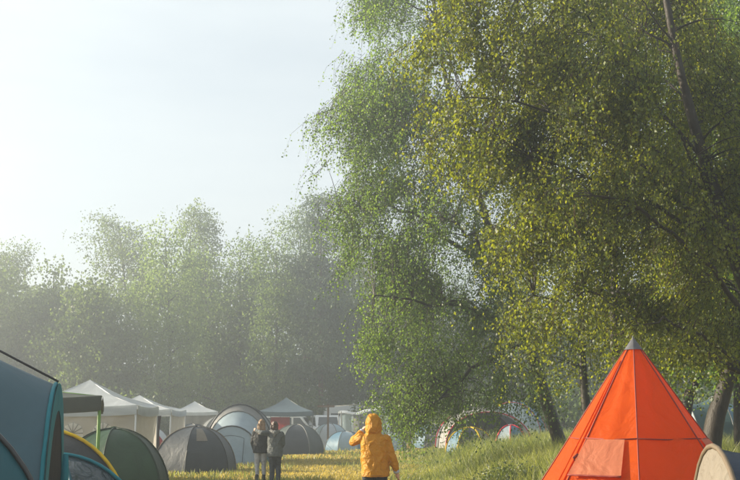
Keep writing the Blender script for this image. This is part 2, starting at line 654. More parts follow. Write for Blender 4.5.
def tree(name, label, cat, trunk_pts, r, lobes, leafm, barkm, nclus=120, nstr=10, nleaf=12, leaf=.06, hang=(.4, 1.3), spread=.45,
         nlimb=12, seed=1, gap=-.2, nscale=.5, group=None, weep=.8, sub=True, sigma=.06, twig=True, shell=2.4, limb_r=.25, zmin=.6, width=.78, rise=.5, rough=0):
    rng = np.random.default_rng(seed)
    base = np.asarray(trunk_pts[0], float)
    t = thing(name, label, cat, tuple(base), 0, group)
    loc = [np.asarray(p, float) - base for p in trunk_pts]
    lob = [(np.asarray(c, float) - base, q) for c, q in lobes]
    for c, q in list(lob):                      # smaller boughs breaking up the outline
        for _ in range(rough):
            d = unit(1, rng)[0]
            d[2] -= .25
            f = rng.uniform(.28, .5)
            lob.append((c + d * np.asarray(q) * rng.uniform(.8, 1.05), (q[0] * f, q[1] * f, q[2] * f * 1.2)))
    C, R = trunk_mesh(loc, r, t, barkm, seed)
    cl = in_lobes(lob, nclus, rng, shell, gap, nscale, seed, zmin)
    # limbs end at clusters far from each other
    idx = [int(np.argmax(np.linalg.norm(cl - cl.mean(0), axis=1)))]
    dmin = np.linalg.norm(cl - cl[idx[0]], axis=1)
    for _ in range(min(nlimb, nclus) - 1):
        j = int(np.argmax(dmin))
        idx.append(j)
        dmin = np.minimum(dmin, np.linalg.norm(cl - cl[j], axis=1))
    samples = [C[len(C) // 3:]]
    srad = [R[len(C) // 3:]]
    for j in idx:
        e = cl[j]
        hd = np.linalg.norm(C[:, :2] - e[:2], axis=1)
        cost = np.abs(C[:, 2] - (e[2] - rise * hd)) + .25 * hd + (C[:, 2] < C[-1, 2] * .18) * 50
        a = int(np.argmin(cost))
        s0 = C[a]
        dist = np.linalg.norm(e - s0)
        mid = s0 * .5 + e * .5 + np.array([0, 0, .22 * dist + .15]) + rng.normal(0, .06 * dist, 3)
        P = bez(s0, mid, e, 12)
        P[1:-1] += rng.normal(0, .015 * dist, (10, 3))
        r0 = min(R[a] * .6, .018 * dist + .02) * (limb_r / .25)
        rr = np.linspace(r0, r0 * .2, 12)
        V, Q = tubes(P[None], rr[None], 6)
        mk('limb', V, Q, barkm, t)
        samples.append(P[3:])
        srad.append(rr[3:])
    S = np.concatenate(samples)
    SR = np.concatenate(srad)
    if sub:
        PP, RR = [], []
        for e in cl:
            d = np.linalg.norm(S - e, axis=1) + .6 * np.clip(S[:, 2] - e[2], 0, None)
            a = int(np.argmin(d))
            s0 = S[a]
            dist = np.linalg.norm(e - s0)
            mid = s0 * .5 + e * .5 + np.array([0, 0, .25 * dist]) + rng.normal(0, .08 * dist, 3)
            PP.append(bez(s0, mid, e, 7))
            r0 = min(SR[a] * .7, .010 * dist + .008)
            RR.append(np.linspace(r0, .004, 7))
        PP, RR = np.array(PP), np.array(RR)
        if not twig:
            PP, RR = PP[:, ::2], RR[:, ::2]
        V, Q = tubes(PP, RR, 4 if twig else 3)
        b = mk_np('branch', V, Q, None, barkm, t, True)
        b['kind'] = 'stuff'
    # hanging strands and their leaves
    ns = nclus * nstr
    ci = np.repeat(np.arange(nclus), nstr)
    s0 = cl[ci] + rng.normal(0, spread, (ns, 3)) * np.array([1, 1, .7])
    Ls = rng.uniform(hang[0], hang[1], ns) * rng.uniform(.7, 1.2, nclus)[ci]
    out = s0 - C[np.argmin(np.abs(C[None, :, 2] - s0[:, 2:3]), axis=1)]
    out[:, 2] = 0
    out /= np.linalg.norm(out, axis=1, keepdims=True) + 1e-6
    drift = out * .25 * Ls[:, None] + rng.normal(0, .18, (ns, 3)) * Ls[:, None]
    drift[:, 2] = -Ls * weep
    if twig:
        tt = np.array([0, .5, 1.])[None, :, None]
        P = s0[:, None, :] + drift[:, None, :] * tt
        P[:, 1] += out * (.1 * Ls)[:, None] + np.array([0, 0, .08]) * Ls[:, None]
        V, Q = tubes(P, np.tile(np.array([[.0045, .003, .0015]]), (ns, 1)) * (1 + leaf * 2), 3)
        b = mk_np('twig', V, Q, None, M['twig'], t)
        b['kind'] = 'stuff'
    nl = ns * nleaf
    si = np.repeat(np.arange(ns), nleaf)
    tt = rng.uniform(0, 1, nl)[:, None]
    P = s0[si] + drift[si] * tt + out[si] * (.4 * Ls[si, None] * tt * (1 - tt)) + rng.normal(0, sigma, (nl, 3))
    D = rng.normal(0, .6, (nl, 3)) + np.array([0, 0, -.75])
    D /= np.linalg.norm(D, axis=1, keepdims=True)
    keep = P[:, 2] > .12
    P, D, si = P[keep], D[keep], si[keep]
    V, Q = leaf_quads(P, D, leaf, width, rng)
    ctone = rng.uniform(0, 1, nclus)
    tone = np.clip(.15 + .45 * ctone[ci[si]] + rng.normal(.15, .22, len(P)), 0, 1)
    c = mk_np('crown', V, Q, None, leafm, t, False, np.repeat(tone, 4))
    c['kind'] = 'stuff'
    return t


def lobe(px, py, D, rx, ry, rd):
    s = F_PX / math.cos(PITCH) / D
    return (at(px, py, D), (rx / s, rd, ry / s))


def tp(*pts):
    """trunk points given as (photo x, photo y, distance); the first stands on the ground"""
    P = [at(*p) for p in pts]
    P[0][2] = float(gz(P[0][0], P[0][1])) - .05
    return P


BG = 'birches on the right side of the meadow'
# the leaning birch whose crown makes the left outline
tree('birch_tree', 'birch leaning left with weeping crown that reaches farthest into the sky', 'birch tree',
     tp((566, 470, 30), (548, 405, 30), (515, 300, 29.8), (480, 200, 29.5), (448, 90, 29.2), (425, -60, 29)), .225,
     [lobe(425, -45, 29, 78, 80, 2.4), lobe(366, 98, 29, 40, 30, 1.3), lobe(402, 112, 29, 46, 40, 1.6), lobe(395, 20, 29, 62, 70, 2.0), lobe(386, 55, 29, 46, 48, 1.7), lobe(344, 118, 29, 30, 20, 1.0), lobe(415, 120, 29, 80, 80, 2.4), lobe(395, 185, 29, 55, 60, 1.8), lobe(400, 245, 29, 52, 60, 1.8), lobe(425, 215, 29, 68, 62, 2.2),
      lobe(415, 295, 29, 62, 60, 2.2), lobe(430, 340, 29, 62, 55, 2.0), lobe(415, 385, 29, 38, 40, 1.4), lobe(500, 310, 29.5, 60, 70, 2.0),
      lobe(500, 180, 29.5, 70, 80, 2.2), lobe(470, 370, 29, 50, 30, 1.5), lobe(458, 262, 29, 48, 60, 1.8), lobe(478, 255, 29.3, 40, 55, 1.6), lobe(470, 235, 29, 40, 40, 1.5), lobe(445, 398, 28.5, 40, 22, 1.0), lobe(520, 378, 29, 32, 22, 1.0)],
     M['leaf_birch'], M['bark'], 800, 9, 19, .066, (.5, 1.7), .19, 26, 11, -.22, .55, BG, sigma=.06, rough=5, zmin=1.3)
# the near trunk that enters from the right edge
tree('birch_tree', 'dark thick birch trunk leaning in from the right edge with golden leaves', 'birch tree',
     tp((800, 560, 16.5), (772, 360, 16.5), (738, 262, 16.3), (714, 190, 16.2), (690, 110, 16), (668, 10, 15.8), (650, -120, 15.6)), .20,
     [lobe(470, 20, 15.5, 62, 75, 1.3), lobe(560, 40, 15.5, 100, 110, 1.8), lobe(500, 130, 15.8, 85, 70, 1.5), lobe(650, 60, 17.2, 110, 130, 1.6), lobe(600, 190, 15.8, 110, 80, 1.6),
      lobe(545, 235, 15.8, 50, 60, 1.2), lobe(700, 220, 17.6, 90, 90, 1.4), lobe(580, 300, 16, 80, 65, 1.3), lobe(690, 310, 17.2, 80, 60, 1.3), lobe(740, 120, 17, 60, 150, 1.6), lobe(690, 150, 16.6, 60, 120, .7), lobe(720, 300, 17, 50, 80, 1.2), lobe(545, 340, 16.5, 25, 45, .8), lobe(640, 330, 16, 60, 45, .8), lobe(720, 340, 16.5, 40, 40, .8)],
     M['leaf_gold'], M['bark_dark'], 720, 10, 20, .055, (.35, 1.15), .13, 24, 12, -.14, .9, BG, sigma=.045, rough=4, zmin=3.0, limb_r=.13)
tree('birch_tree', 'slim upright birch trunk just left of the orange tipi', 'birch tree',
     tp((592, 470, 26), (588, 420, 26), (583, 370, 26), (578, 250, 26), (570, 80, 25.8), (560, -60, 25.5)), .16,
     [lobe(575, -10, 25.5, 80, 90, 2), lobe(570, 130, 26, 80, 90, 2.2), lobe(570, 250, 26, 75, 75, 2.2), lobe(555, 330, 26, 45, 50, 1.4), lobe(620, 320, 26, 50, 50, 1.5)],
     M['leaf_gold'], M['bark'], 500, 6, 14, .078, (.4, 1.3), .42, 14, 13, -.2, .55, BG, sigma=.07, zmin=1.9, twig=False)
tree('birch_tree', 'birch trunk standing behind the tip of the orange tipi', 'birch tree',
     tp((622, 470, 23), (618, 380, 23), (614, 320, 23), (618, 180, 23), (628, 40, 23), (632, -90, 23)), .14,
     [lobe(640, -10, 23.5, 80, 100, 2), lobe(630, 150, 23.5, 80, 90, 2), lobe(640, 270, 23.5, 75, 70, 2), lobe(650, 335, 23.5, 60, 40, 1.6)],
     M['leaf_gold'], M['bark_dark'], 480, 6, 14, .075, (.35, 1.2), .40, 14, 14, -.2, .55, BG, sigma=.07, zmin=1.9, twig=False)
tree('birch_tree', 'thin dark birch trunk bending right behind the tipi slope', 'birch tree',
     tp((678, 470, 24), (688, 400, 24), (702, 365, 24), (708, 300, 24), (700, 150, 24), (705, 0, 24), (708, -80, 24)), .15,
     [lobe(700, 20, 24.5, 70, 110, 2), lobe(705, 170, 24.5, 70, 90, 2), lobe(700, 290, 24.5, 70, 60, 2)],
     M['leaf_birch'], M['bark_dark'], 380, 6, 14, .078, (.4, 1.2), .42, 12, 15, -.2, .55, BG, sigma=.07, zmin=2.1, twig=False)
tree('birch_tree', 'stout birch trunk leaning right between tipi and navy tent', 'birch tree',
     tp((708, 480, 20), (714, 425, 20), (729, 372, 20), (742, 300, 20), (752, 150, 20), (760, 0, 20), (765, -80, 20)), .21,
     [lobe(770, 10, 20.5, 70, 110, 2), lobe(765, 170, 20.5, 70, 90, 2), lobe(745, 285, 20.5, 60, 65, 1.8), lobe(720, 350, 21, 40, 25, 1.2)],
     M['leaf_birch'], M['bark_dark'], 380, 6, 14, .072, (.35, 1.1), .38, 12, 16, -.2, .55, BG, sigma=.065, zmin=2.0, twig=False)
tree('birch_tree', 'dark birch trunk cut by the right edge beside the navy tent', 'birch tree',
     tp((742, 480, 27), (739, 420, 27), (738, 360, 27), (742, 250, 27), (740, 100, 27), (745, -60, 27)), .17,
     [lobe(745, 60, 27.5, 70, 110, 2), lobe(735, 220, 27.5, 70, 90, 2), lobe(735, 320, 27.5, 60, 50, 2)],
     M['leaf_birch'], M['bark_dark'], 330, 6, 14, .085, (.4, 1.2), .42, 12, 17, -.2, .55, BG, sigma=.07, zmin=2.2, twig=False)

# ---- treeline behind the camp
TG = 'trees of the hazy wood edge behind the camp'


def far_tree(label, px, D, top, hw, kind, seed, bot=395, lean=0):
    s = F_PX / math.cos(PITCH) / D
    rng = np.random.default_rng(seed + 100)
    b = at(px, 430, D)
    b[2] = float(gz(b[0], b[1])) - .1
    tpz = at(px + lean, top, D)
    H = tpz[2]
    w = hw / s
    mid = (b + tpz) / 2 + np.array([rng.normal(0, .3) - lean / s * .15, 0, 0])
    tr = [b, b * .65 + mid * .35, mid, mid * .55 + tpz * .45, mid * .25 + tpz * .75]
    lob = []
    if kind == 'pine':
        for k in range(9):
            f = .30 + .68 * k / 8
            ww = w * (1.0 - .62 * ((f - .3) / .7) ** 1.3) * rng.uniform(.75, 1.1)
            c = b * (1 - f) + tpz * f
            lob.append((c + np.array([rng.normal(0, .3), rng.normal(0, .3), 0]), (ww, ww, H * .035)))
        tree('pine_tree', label, 'pine tree', tr, .26, lob, M['leaf_far_dark'], M['bark_pine'], 330, 8, 9, .25, (.1, .5), .5, 14, seed, -.3, .3, TG,
             weep=.3, sub=True, sigma=.22, twig=False, width=.5, rise=.05)
        return
    n = {'broad': 9, 'birch': 9, 'sparse': 8}[kind]
    for k in range(n):
        f = (k + .5) / n
        z = H * (.14 + .80 * f) if kind != 'sparse' else H * (.30 + .65 * f)
        prof = math.sin(math.pi * min(1, .18 + .76 * f)) ** .7 if kind == 'broad' else (1 - .55 * f ** 2) if kind == 'birch' else (.55 + .45 * math.sin(math.pi * f))
        c = b + (tpz - b) * (z / H)
        c = c + np.array([rng.uniform(-.35, .35) * w, rng.uniform(-.35, .35) * w, 0])
        ww = w * prof * rng.uniform(.75, 1.05)
        lob.append((c, (ww, ww, H * .085)))
    if kind == 'birch':
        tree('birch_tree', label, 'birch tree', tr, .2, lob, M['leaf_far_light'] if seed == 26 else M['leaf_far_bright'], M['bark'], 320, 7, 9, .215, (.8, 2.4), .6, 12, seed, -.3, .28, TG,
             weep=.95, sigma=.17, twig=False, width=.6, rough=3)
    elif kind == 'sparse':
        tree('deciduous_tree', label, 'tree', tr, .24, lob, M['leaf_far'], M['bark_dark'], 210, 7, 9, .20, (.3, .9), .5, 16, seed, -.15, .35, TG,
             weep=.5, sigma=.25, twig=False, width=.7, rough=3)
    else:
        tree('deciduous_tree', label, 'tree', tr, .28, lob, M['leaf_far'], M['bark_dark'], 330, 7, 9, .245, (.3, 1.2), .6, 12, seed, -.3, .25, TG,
             weep=.6, sigma=.3, twig=False, width=.75, rough=3)


FT = [
    ('broad hazy tree at the left edge above the blue tent', -28, 84, 236, 62, 'broad', 21, 0),
    ('thin-topped hazy tree nearest the left edge of the sky', 14, 94, 234, 36, 'sparse', 22, 0),
    ('rounded hazy tree above the dark green gazebo', 55, 86, 252, 44, 'broad', 23, 0),
    ('low bushy tree right above the large white gazebo', 98, 80, 268, 46, 'broad', 24, 0),
    ('tall open-crowned tree leaning left above the wood edge', 148, 98, 198, 38, 'sparse', 25, -32),
    ('bright green weeping birch in the middle of the hazy wood', 172, 82, 212, 46, 'birch', 26, -8),
    ('open-crowned tree just right of the leaning one', 192, 97, 203, 30, 'sparse', 27, 0),
    ('weeping birch above the small white gazebo', 205, 90, 232, 34, 'birch', 28, 0),
    ('slender birch with pointed tip above the tunnel tent', 240, 90, 228, 30, 'birch', 29, 0),
    ('birch above the blue-grey gazebo', 276, 86, 226, 34, 'birch', 30, 0),
    ('tall dark pine above the parked van and wooden post', 321, 84, 198, 40, 'pine', 31, 0),
    ('tall pale birch with ragged top behind the dark pine', 306, 96, 194, 36, 'birch', 32, -8),
    ('hazy birch half hidden by the leaning birch crown', 352, 90, 212, 34, 'birch', 33, 0),
    ('broad far tree seen through the leaning birch', 400, 88, 240, 44, 'broad', 34, 0),
    ('far birch seen behind the red-trimmed tunnel tent', 455, 92, 262, 44, 'birch', 35, 0),
    ('broad far tree behind the foot of the leaning birch', 520, 88, 285, 50, 'broad', 36, 0),
    ('broad far tree behind the left slope of the tipi', 590, 90, 300, 52, 'broad', 37, 0),
    ('far tree behind the right slope of the tipi', 665, 88, 300, 52, 'broad', 38, 0),
    ('far tree at the right edge behind the birch trunks', 740, 90, 290, 54, 'broad', 39, 0),
]
for lab, px, D, top, hw, kind, seed, lean in FT:
    far_tree(lab, px, D, top, hw, kind, seed, lean=lean)

# the wood behind and below the named trees: one mass
rng = np.random.default_rng(77)
ncl, per = 1500, 42
nw = ncl * per
cpx = rng.uniform(-90, 830, ncl)
cD = rng.uniform(97, 116, ncl)
sky_y = np.interp(cpx, [-90, 0, 40, 85, 105, 130, 160, 200, 222, 240, 262, 290, 310, 350, 400, 480, 560, 830],
                  [240, 246, 262, 262, 240, 232, 228, 226, 258, 246, 250, 232, 222, 228, 262, 300, 310, 310])
ctop = (418 - sky_y) / 1043 * cD * .88 + .6
cz = np.clip(ctop * rng.uniform(0, 1, ncl) ** .8, 1.2, None)
cc = np.stack([(cpx - CX) / 1043 * cD, cD, cz], -1)
crad = rng.uniform(.8, 1.7, ncl)
P = np.repeat(cc, per, 0) + unit(nw, rng) * (np.repeat(crad, per) * rng.uniform(.45, 1, nw))[:, None]
P[:, 2] = np.clip(P[:, 2], .1, None)
D_ = rng.normal(0, .6, (nw, 3)) + np.array([0, 0, -.6])
D_ /= np.linalg.norm(D_, axis=1, keepdims=True)
V, Q = leaf_quads(P, D_, .5, .7, rng)
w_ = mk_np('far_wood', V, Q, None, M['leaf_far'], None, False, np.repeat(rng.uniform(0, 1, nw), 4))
w_['kind'] = 'stuff'
w_['label'] = 'dense hazy wood filling the background'
w_['category'] = 'wood'


def bush(label, x, y, rx, rz, mat, seed, leaf=.09, n=6000, name='shrub', cat='shrub', group=None):
    rng = np.random.default_rng(seed)
    z = float(gz(x, y))
    t = thing(name, label, cat, (x, y, z), 0, group)
    nst = 14
    ends = np.stack([rng.normal(0, rx * .5, nst), rng.normal(0, rx * .5, nst), rng.uniform(.55, 1, nst) * rz], -1)
    P = np.array([bez((rng.normal(0, .05), rng.normal(0, .05), -.03), e * np.array([.3, .3, .7]), e, 6) for e in ends])
    V, Q = tubes(P, np.tile(np.linspace(.02, .005, 6)[None], (nst, 1)) * max(.4, rz * .6), 5)
    mk_np('stem', V, Q, None, M['bark_dark'], t, True)
    nc = 60
    c = unit(nc, rng) * (rng.uniform(0, 1, (nc, 1)) ** .4) * np.array([rx, rx, rz * .5]) + np.array([0, 0, rz * .52])
    P = c[rng.integers(0, nc, n)] + rng.normal(0, .17 * rx, (n, 3))
    P = P[P[:, 2] > .03]
    D = rng.normal(0, .7, (len(P), 3)) + np.array([0, 0, .1])
    D /= np.linalg.norm(D, axis=1, keepdims=True)
    V, Q = leaf_quads(P, D, leaf, .6, rng)
    o = mk_np('foliage', V, Q, None, mat, t, False, np.repeat(rng.uniform(0, 1, len(P)), 4))
    o['kind'] = 'stuff'


SG = 'shrubs along the foot of the wood'
for i, (px, D, r, h, lab) in enumerate([
        (30, 74, 3.2, 4.2, 'dark shrub at the wood foot above the green gazebo'), (120, 76, 3.0, 3.6, 'hazy shrub behind the gap between the two left white gazebos'),
        (165, 78, 2.4, 2.6, 'shrub behind the brown curtains gazebo'), (225, 80, 2.2, 2.4, 'sunny shrub left of the blue-grey gazebo'),
        (253, 80, 2.0, 3.2, 'pale green shrub behind the blue-grey gazebo'), (300, 82, 2.4, 3.4, 'yellow-green shrub at the pine foot'),
        (385, 80, 2.6, 3.4, 'dark shrub behind the white tarp'), (470, 70, 3.0, 3.0, 'shrub behind the red-trimmed tunnel tent'),
        (560, 66, 3.0, 3.4, 'shrub between the two left birch trunks'), (655, 66, 3.2, 3.0, 'shrub behind the right slope of the tipi'), (735, 66, 3.2, 3.6, 'shrub behind the right edge trunks')]):
    p = at(px, 430, D)
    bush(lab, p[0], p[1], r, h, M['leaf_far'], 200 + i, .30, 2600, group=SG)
p = at(512, 470, 21.5)
bush('low dark leafy clump standing in for shade in the tall grass', p[0], p[1], .8, .45, M['weed'], 301, .06, 4200, 'grass_shade_clump', 'shade stand-in')  # made-up dark clump where the tall grass is only shaded


# ------------------------------------------------------------------ tents
def arc_point(c, h, tau, a=1.0, b=1.0):
    ang = tau * math.pi / 2
    rho = math.cos(ang) ** a
    return np.array([c[0] * rho, c[1] * rho, h * math.sin(ang) ** b])


def guy(parent, a, b, n=2):
    tube('guy_line', [a, (np.asarray(a) + b) / 2 - np.array([0, 0, .015]), b], .006, M['cord'], parent, 4)
    b = np.asarray(b, float)
    tube('peg', [b + np.array([0, 0, .08]), b - np.array([0, 0, .06])], .008, M['steel'], parent, 5)


def dome_tent(label, px, D, rx, ry, h, rot, panel_mats, pole_mat, n=4, pole_r=.014, a=.85, b=.95, door=None, door_mat=None, guys=(), skirt=None, group='dome tents pitched on the meadow',
              phase=math.pi / 4, trim=None, sag=-.012, name='dome_tent', window=None, window_mat=None):
    p = at(px, 430, D)
    t = thing(name, label, 'tent', (p[0], p[1], float(gz(p[0], p[1]))), rot, group)
    K, S = 15, 9
    cor = [np.array([rx * math.cos(phase + 2 * math.pi * k / n), ry * math.sin(phase + 2 * math.pi * k / n)]) * (1.0 if n > 4 else 1.25) for k in range(n)]
    arcs = [np.array([arc_point(c, h, ti, a, b) for ti in np.linspace(0, 1, K)]) for c in cor]

    def surf(k, s, ti):
        A, B = arc_point(cor[k], h, ti, a, b), arc_point(cor[(k + 1) % n], h, ti, a, b)
        q = A * (1 - s) + B * s
        m = (cor[k] + cor[(k + 1) % n]) / 2
        m = m / np.linalg.norm(m)
        bulge = sag * 4 * s * (1 - s) * math.sin(ti * math.pi * .9 + .15)
        return q + np.array([m[0] * bulge, m[1] * bulge, .3 * bulge])

    for k in range(n):
        G = np.array([[surf(k, s, ti) for s in np.linspace(0, 1, S)] for ti in np.linspace(0, 1, K)])
        pn = grid_mesh('panel', G, panel_mats[k % len(panel_mats)], t)
        if skirt:
            G2 = np.array([[surf(k, s, ti) * 1.012 for s in np.linspace(0, 1, S)] for ti in np.linspace(0, .1, 3)])
            grid_mesh('skirt', G2, skirt, pn)
        if door is not None and k in (door if isinstance(door, (list, tuple)) else [door]):
            G = []
            for v in np.linspace(0.02, 1, 12):
                wd = .34 * math.sqrt(max(0, 1 - v ** 3)) + .02
                G.append([surf(k, .5 + wd * (2 * s - 1), .66 * v) * 1.012 for s in np.linspace(0, 1, 9)])
            dr = grid_mesh('door', G, door_mat or panel_mats[0], t)
            G = np.array(G)
            rim = np.concatenate([G[:, 0], G[-1, 1:-1], G[::-1, -1]])
            tube('zip', rim, .009, M['black'], dr, 4)
        if window is not None and k == window[0]:
            _, s0, s1, t0, t1 = window
            G = [[surf(k, s0 + (s1 - s0) * s, t0 + (t1 - t0) * v) * 1.014 for s in np.linspace(0, 1, 6)] for v in np.linspace(0, 1, 6)]
            grid_mesh('window', G, window_mat, t)
        tube('pole', arcs[k] * 1.008 + np.array([0, 0, .006]), pole_r, trim[k % len(trim)] if trim else pole_mat, t, 6)
    tube('vent_cap', [(-.12, 0, h + .0), (0, 0, h + .03), (.12, 0, h + .0)], .03, panel_mats[0], t, 6)
    for (k, ti, ex) in guys:
        q = arc_point(cor[k], h, ti, a, b)
        d = cor[k] / np.linalg.norm(cor[k])
        e = np.array([*(cor[k] + d * ex), 0.0])
        guy(t, q, e)
    return t


def hoop(y, hw, h, n=19, pw=.75, x0=0):
    an = np.linspace(0, math.pi, n)
    return np.stack([np.full(n, y), x0 + hw * np.cos(an) * (1 - .06 * np.sin(an)), h * np.sin(an) ** pw], -1)


def tunnel_tent(label, loc, rot, hoops, mats, poles, end_mats=(None, None), group='tunnel tents of the camp', slope=(.5, .5), sag=.06, pole_r=.015, name='tunnel_tent', door=None, doormat=None, skirt=None,
                guys=True, flat=(False, False)):
    """axis along local x; hoops (x, half width, height)"""
    t = thing(name, label, 'tent', loc, rot, group)
    H = [hoop(*q) for q in hoops]
    for i in range(len(H) - 1):
        s = np.linspace(0, 1, 9)[:, None, None]
        G = H[i][None] * (1 - s) + H[i + 1][None] * s
        f = 1 - sag * 4 * s * (1 - s)
        G[..., 1:] = G[..., 1:] * np.where(G[..., 2:3] > .05, f, 1)
        pn = grid_mesh('panel', G, mats[i % len(mats)], t)
        if skirt:
            for sd in (0, -1):
                e0, e1 = (0, 3) if sd == 0 else (-3, None)
                Gs = G[:, e0:e1].copy()
                Gs[..., 1] *= 1.012
                grid_mesh('skirt', Gs, skirt, pn)
    for i, q in enumerate(H):
        tube('hoop_pole', q * np.array([1, 1.008, 1.008]), pole_r, poles[i % len(poles)], t, 6)
    for e, (hp, sgn) in enumerate(((H[0], -1), (H[-1], 1))):
        if end_mats[e] is None:
            continue
        ext = slope[e] * sgn
        v = np.linspace(0, 1, 9)
        # end wall: hoop shrinking to its ground line, pushed out at the bottom
        hmax = hp[:, 2].max()
        G = []
        for s in v:
            row = hp.copy()
            row[:, 2] = hp[:, 2] * (1 - s)
            row[:, 0] = hp[:, 0] + ext * (1 - row[:, 2] / hmax) * np.sin(np.linspace(0, math.pi, len(hp))) ** .6 * (1 if s > 0 else (1 - hp[:, 2] / hmax) * 0)
            if s == 0:
                row[:, 0] = hp[:, 0]
            else:
                row[:, 0] = hp[:, 0] + ext * s * np.sin(np.linspace(0, math.pi, len(hp))) ** .7
            G.append(row)
        G = np.array(G)
        w = grid_mesh('end_wall', G, end_mats[e], t)
        if door == e:
            j0, j1 = 6, 13
            Gd = G[2:, j0:j1].copy()
            Gd[..., 0] += .02 * sgn
            dr = grid_mesh('door', Gd, doormat or end_mats[e], t)
            rim = np.concatenate([Gd[::-1, 0], Gd[0, 1:-1], Gd[:, -1]])
            tube('zip', rim, .01, M['black'], dr, 4)
    if guys:
        for q, sgn in ((H[0], -1), (H[-1], 1)):
            for k in (5, 13):
                a = q[k]
                b = np.array([a[0] + .6 * sgn, a[1] * 2.0, 0.])
                guy(t, a, b)
    return t


def gazebo(label, cx, cy_, rot, w, eave, peak, roof, val, legm, vh=.22, walls=(), group='party gazebos', d=None):
    d = d or w
    t = thing('gazebo', label, 'gazebo', (cx, cy_, float(gz(cx, cy_))), rot, group)
    c = [np.array([sx * w / 2, sy * d / 2, eave]) for sx, sy in ((-1, -1), (1, -1), (1, 1), (-1, 1))]
    top = np.array([0, 0, peak])
    for k in range(4):
        A, B = c[k], c[(k + 1) % 4]
        G = []
        for v in np.linspace(0, 1, 9):
            row = []
            for s in np.linspace(0, 1, 11):
                q = (A * (1 - s) + B * s) * (1 - v) + top * v
                q = q - np.array([0, 0, .10 * 4 * s * (1 - s) * (1 - v) * .6 + .10 * math.sin(math.pi * v)])
                row.append(q)
            G.append(row)
        r = grid_mesh('roof_panel', G, roof, t)
        G = np.array(G)[0]
        out = np.array([(A + B)[0], (A + B)[1], 0])
        out = out / np.linalg.norm(out)
        dz = np.array([0, 0, 1.])
        n_ = len(G)
        wav = (.02 * np.sin(np.arange(n_) * 2.2))[:, None] * out
        grid_mesh('valance', np.array([G + out * .015, G + out * .03 - dz * vh * .5 + wav, G + out * .03 - dz * vh + wav]), val, t)
        tube('ridge_pole', [A - dz * .02, (A + top) / 2 - dz * .12, top - dz * .03], .014, legm, t, 5)
    for q in c:
        p_ = q * np.array([.985, .985, 1])
        lg = tube('leg', [(p_[0], p_[1], -.02), (p_[0], p_[1], eave * .5), (p_[0], p_[1], eave - .02)], .024, legm, t, 8)
        tube('foot_plate', [(p_[0], p_[1], 0), (p_[0], p_[1], .02)], .07, legm, lg, 8)
    for spec in walls:
        side, m = spec[0], spec[1]
        A, B = c[side], c[(side + 1) % 4]
        s0, s1 = spec[2] if len(spec) > 2 else (0.02, .98)
        out = np.array([(A + B)[0], (A + B)[1], 0])
        out = out / np.linalg.norm(out)
        S_ = np.linspace(s0, s1, 25)
        rows = []
        for z in np.linspace(.02, eave - .12, 9):
            rows.append([(A * (1 - s) + B * s) * np.array([1, 1, 0]) * .985 + np.array([0, 0, z]) + out * (.018 * math.sin(s * 34) + .01 * math.sin(s * 13 + z * 3)) for s in S_])
        wl = grid_mesh('side_wall', rows, m, t)
        for (wc, ww, z0, z1) in (spec[3] if len(spec) > 3 else ()):
            L_ = np.linalg.norm(B - A)
            e = (B - A) / L_
            ctr = (A * (1 - wc) + B * wc) * np.array([1, 1, 0]) * .985 + out * .035
            hw = ww / 2
            G = []
            for v in np.linspace(0, 1, 10):
                z = z0 + (z1 - z0) * v
                zz = max(0, (z - (z1 - hw)) / hw)
                wd = hw * math.sqrt(max(0.0004, 1 - min(1, zz) ** 2))
                G.append([ctr + e * wd * s + np.array([0, 0, z]) for s in np.linspace(-1, 1, 9)])
            wi = grid_mesh('window', G, M['window_film'], t)
            cz = ctr + np.array([0, 0, z1 - hw]) + out * .012
            for an in np.linspace(0, math.pi, 7):
                tube('glazing_bar', [cz, cz + e * hw * math.cos(an) + np.array([0, 0, hw * math.sin(an)])], .011, M['white_wall'], wi, 4)
            tube('glazing_bar', [cz - np.array([0, 0, z1 - hw - z0]), cz], .011, M['white_wall'], wi, 4)
    return t


def loc_at(px, D):
    p = at(px, 430, D)
    return (p[0], p[1], float(gz(p[0], p[1])))


# ---- blue family tent on the left: hoop nearly edge-on, body runs to the left
near, far = at(33, 600, 8.1), at(60, 500, 9.9)
mid = (near + far) / 2
ax = np.array([near[1] - far[1], far[0] - near[0]])
ax = ax / np.linalg.norm(ax)
rot = math.atan2(ax[1], ax[0])
hw_b = np.linalg.norm((near - far)[:2]) / 2
t = thing('family_tent', 'large blue-grey family tent with teal arched porch at the left edge', 'tent', (mid[0], mid[1], float(gz(mid[0], mid[1]))), rot)
HB = [hoop(0, hw_b, 1.96, 25, .72), hoop(1.5, hw_b * 1.28, 2.74, 25, .72), hoop(3.4, hw_b * 1.25, 2.6, 25, .72)]
for i in range(2):
    s = np.linspace(0, 1, 13)[:, None, None]
    G = HB[i][None] * (1 - s) + HB[i + 1][None] * s
    f = 1 - .018 * 4 * s * (1 - s)
    G[..., 1:] = G[..., 1:] * np.where(G[..., 2:3] > .05, f, 1)
    grid_mesh('panel', G, M['bluegrey'], t)
for i, q in enumerate(HB):
    tube('hoop_pole', q * np.array([1, 1.006, 1.006]), .018, M['teal'] if i == 0 else M['pole_dark'], t, 8)
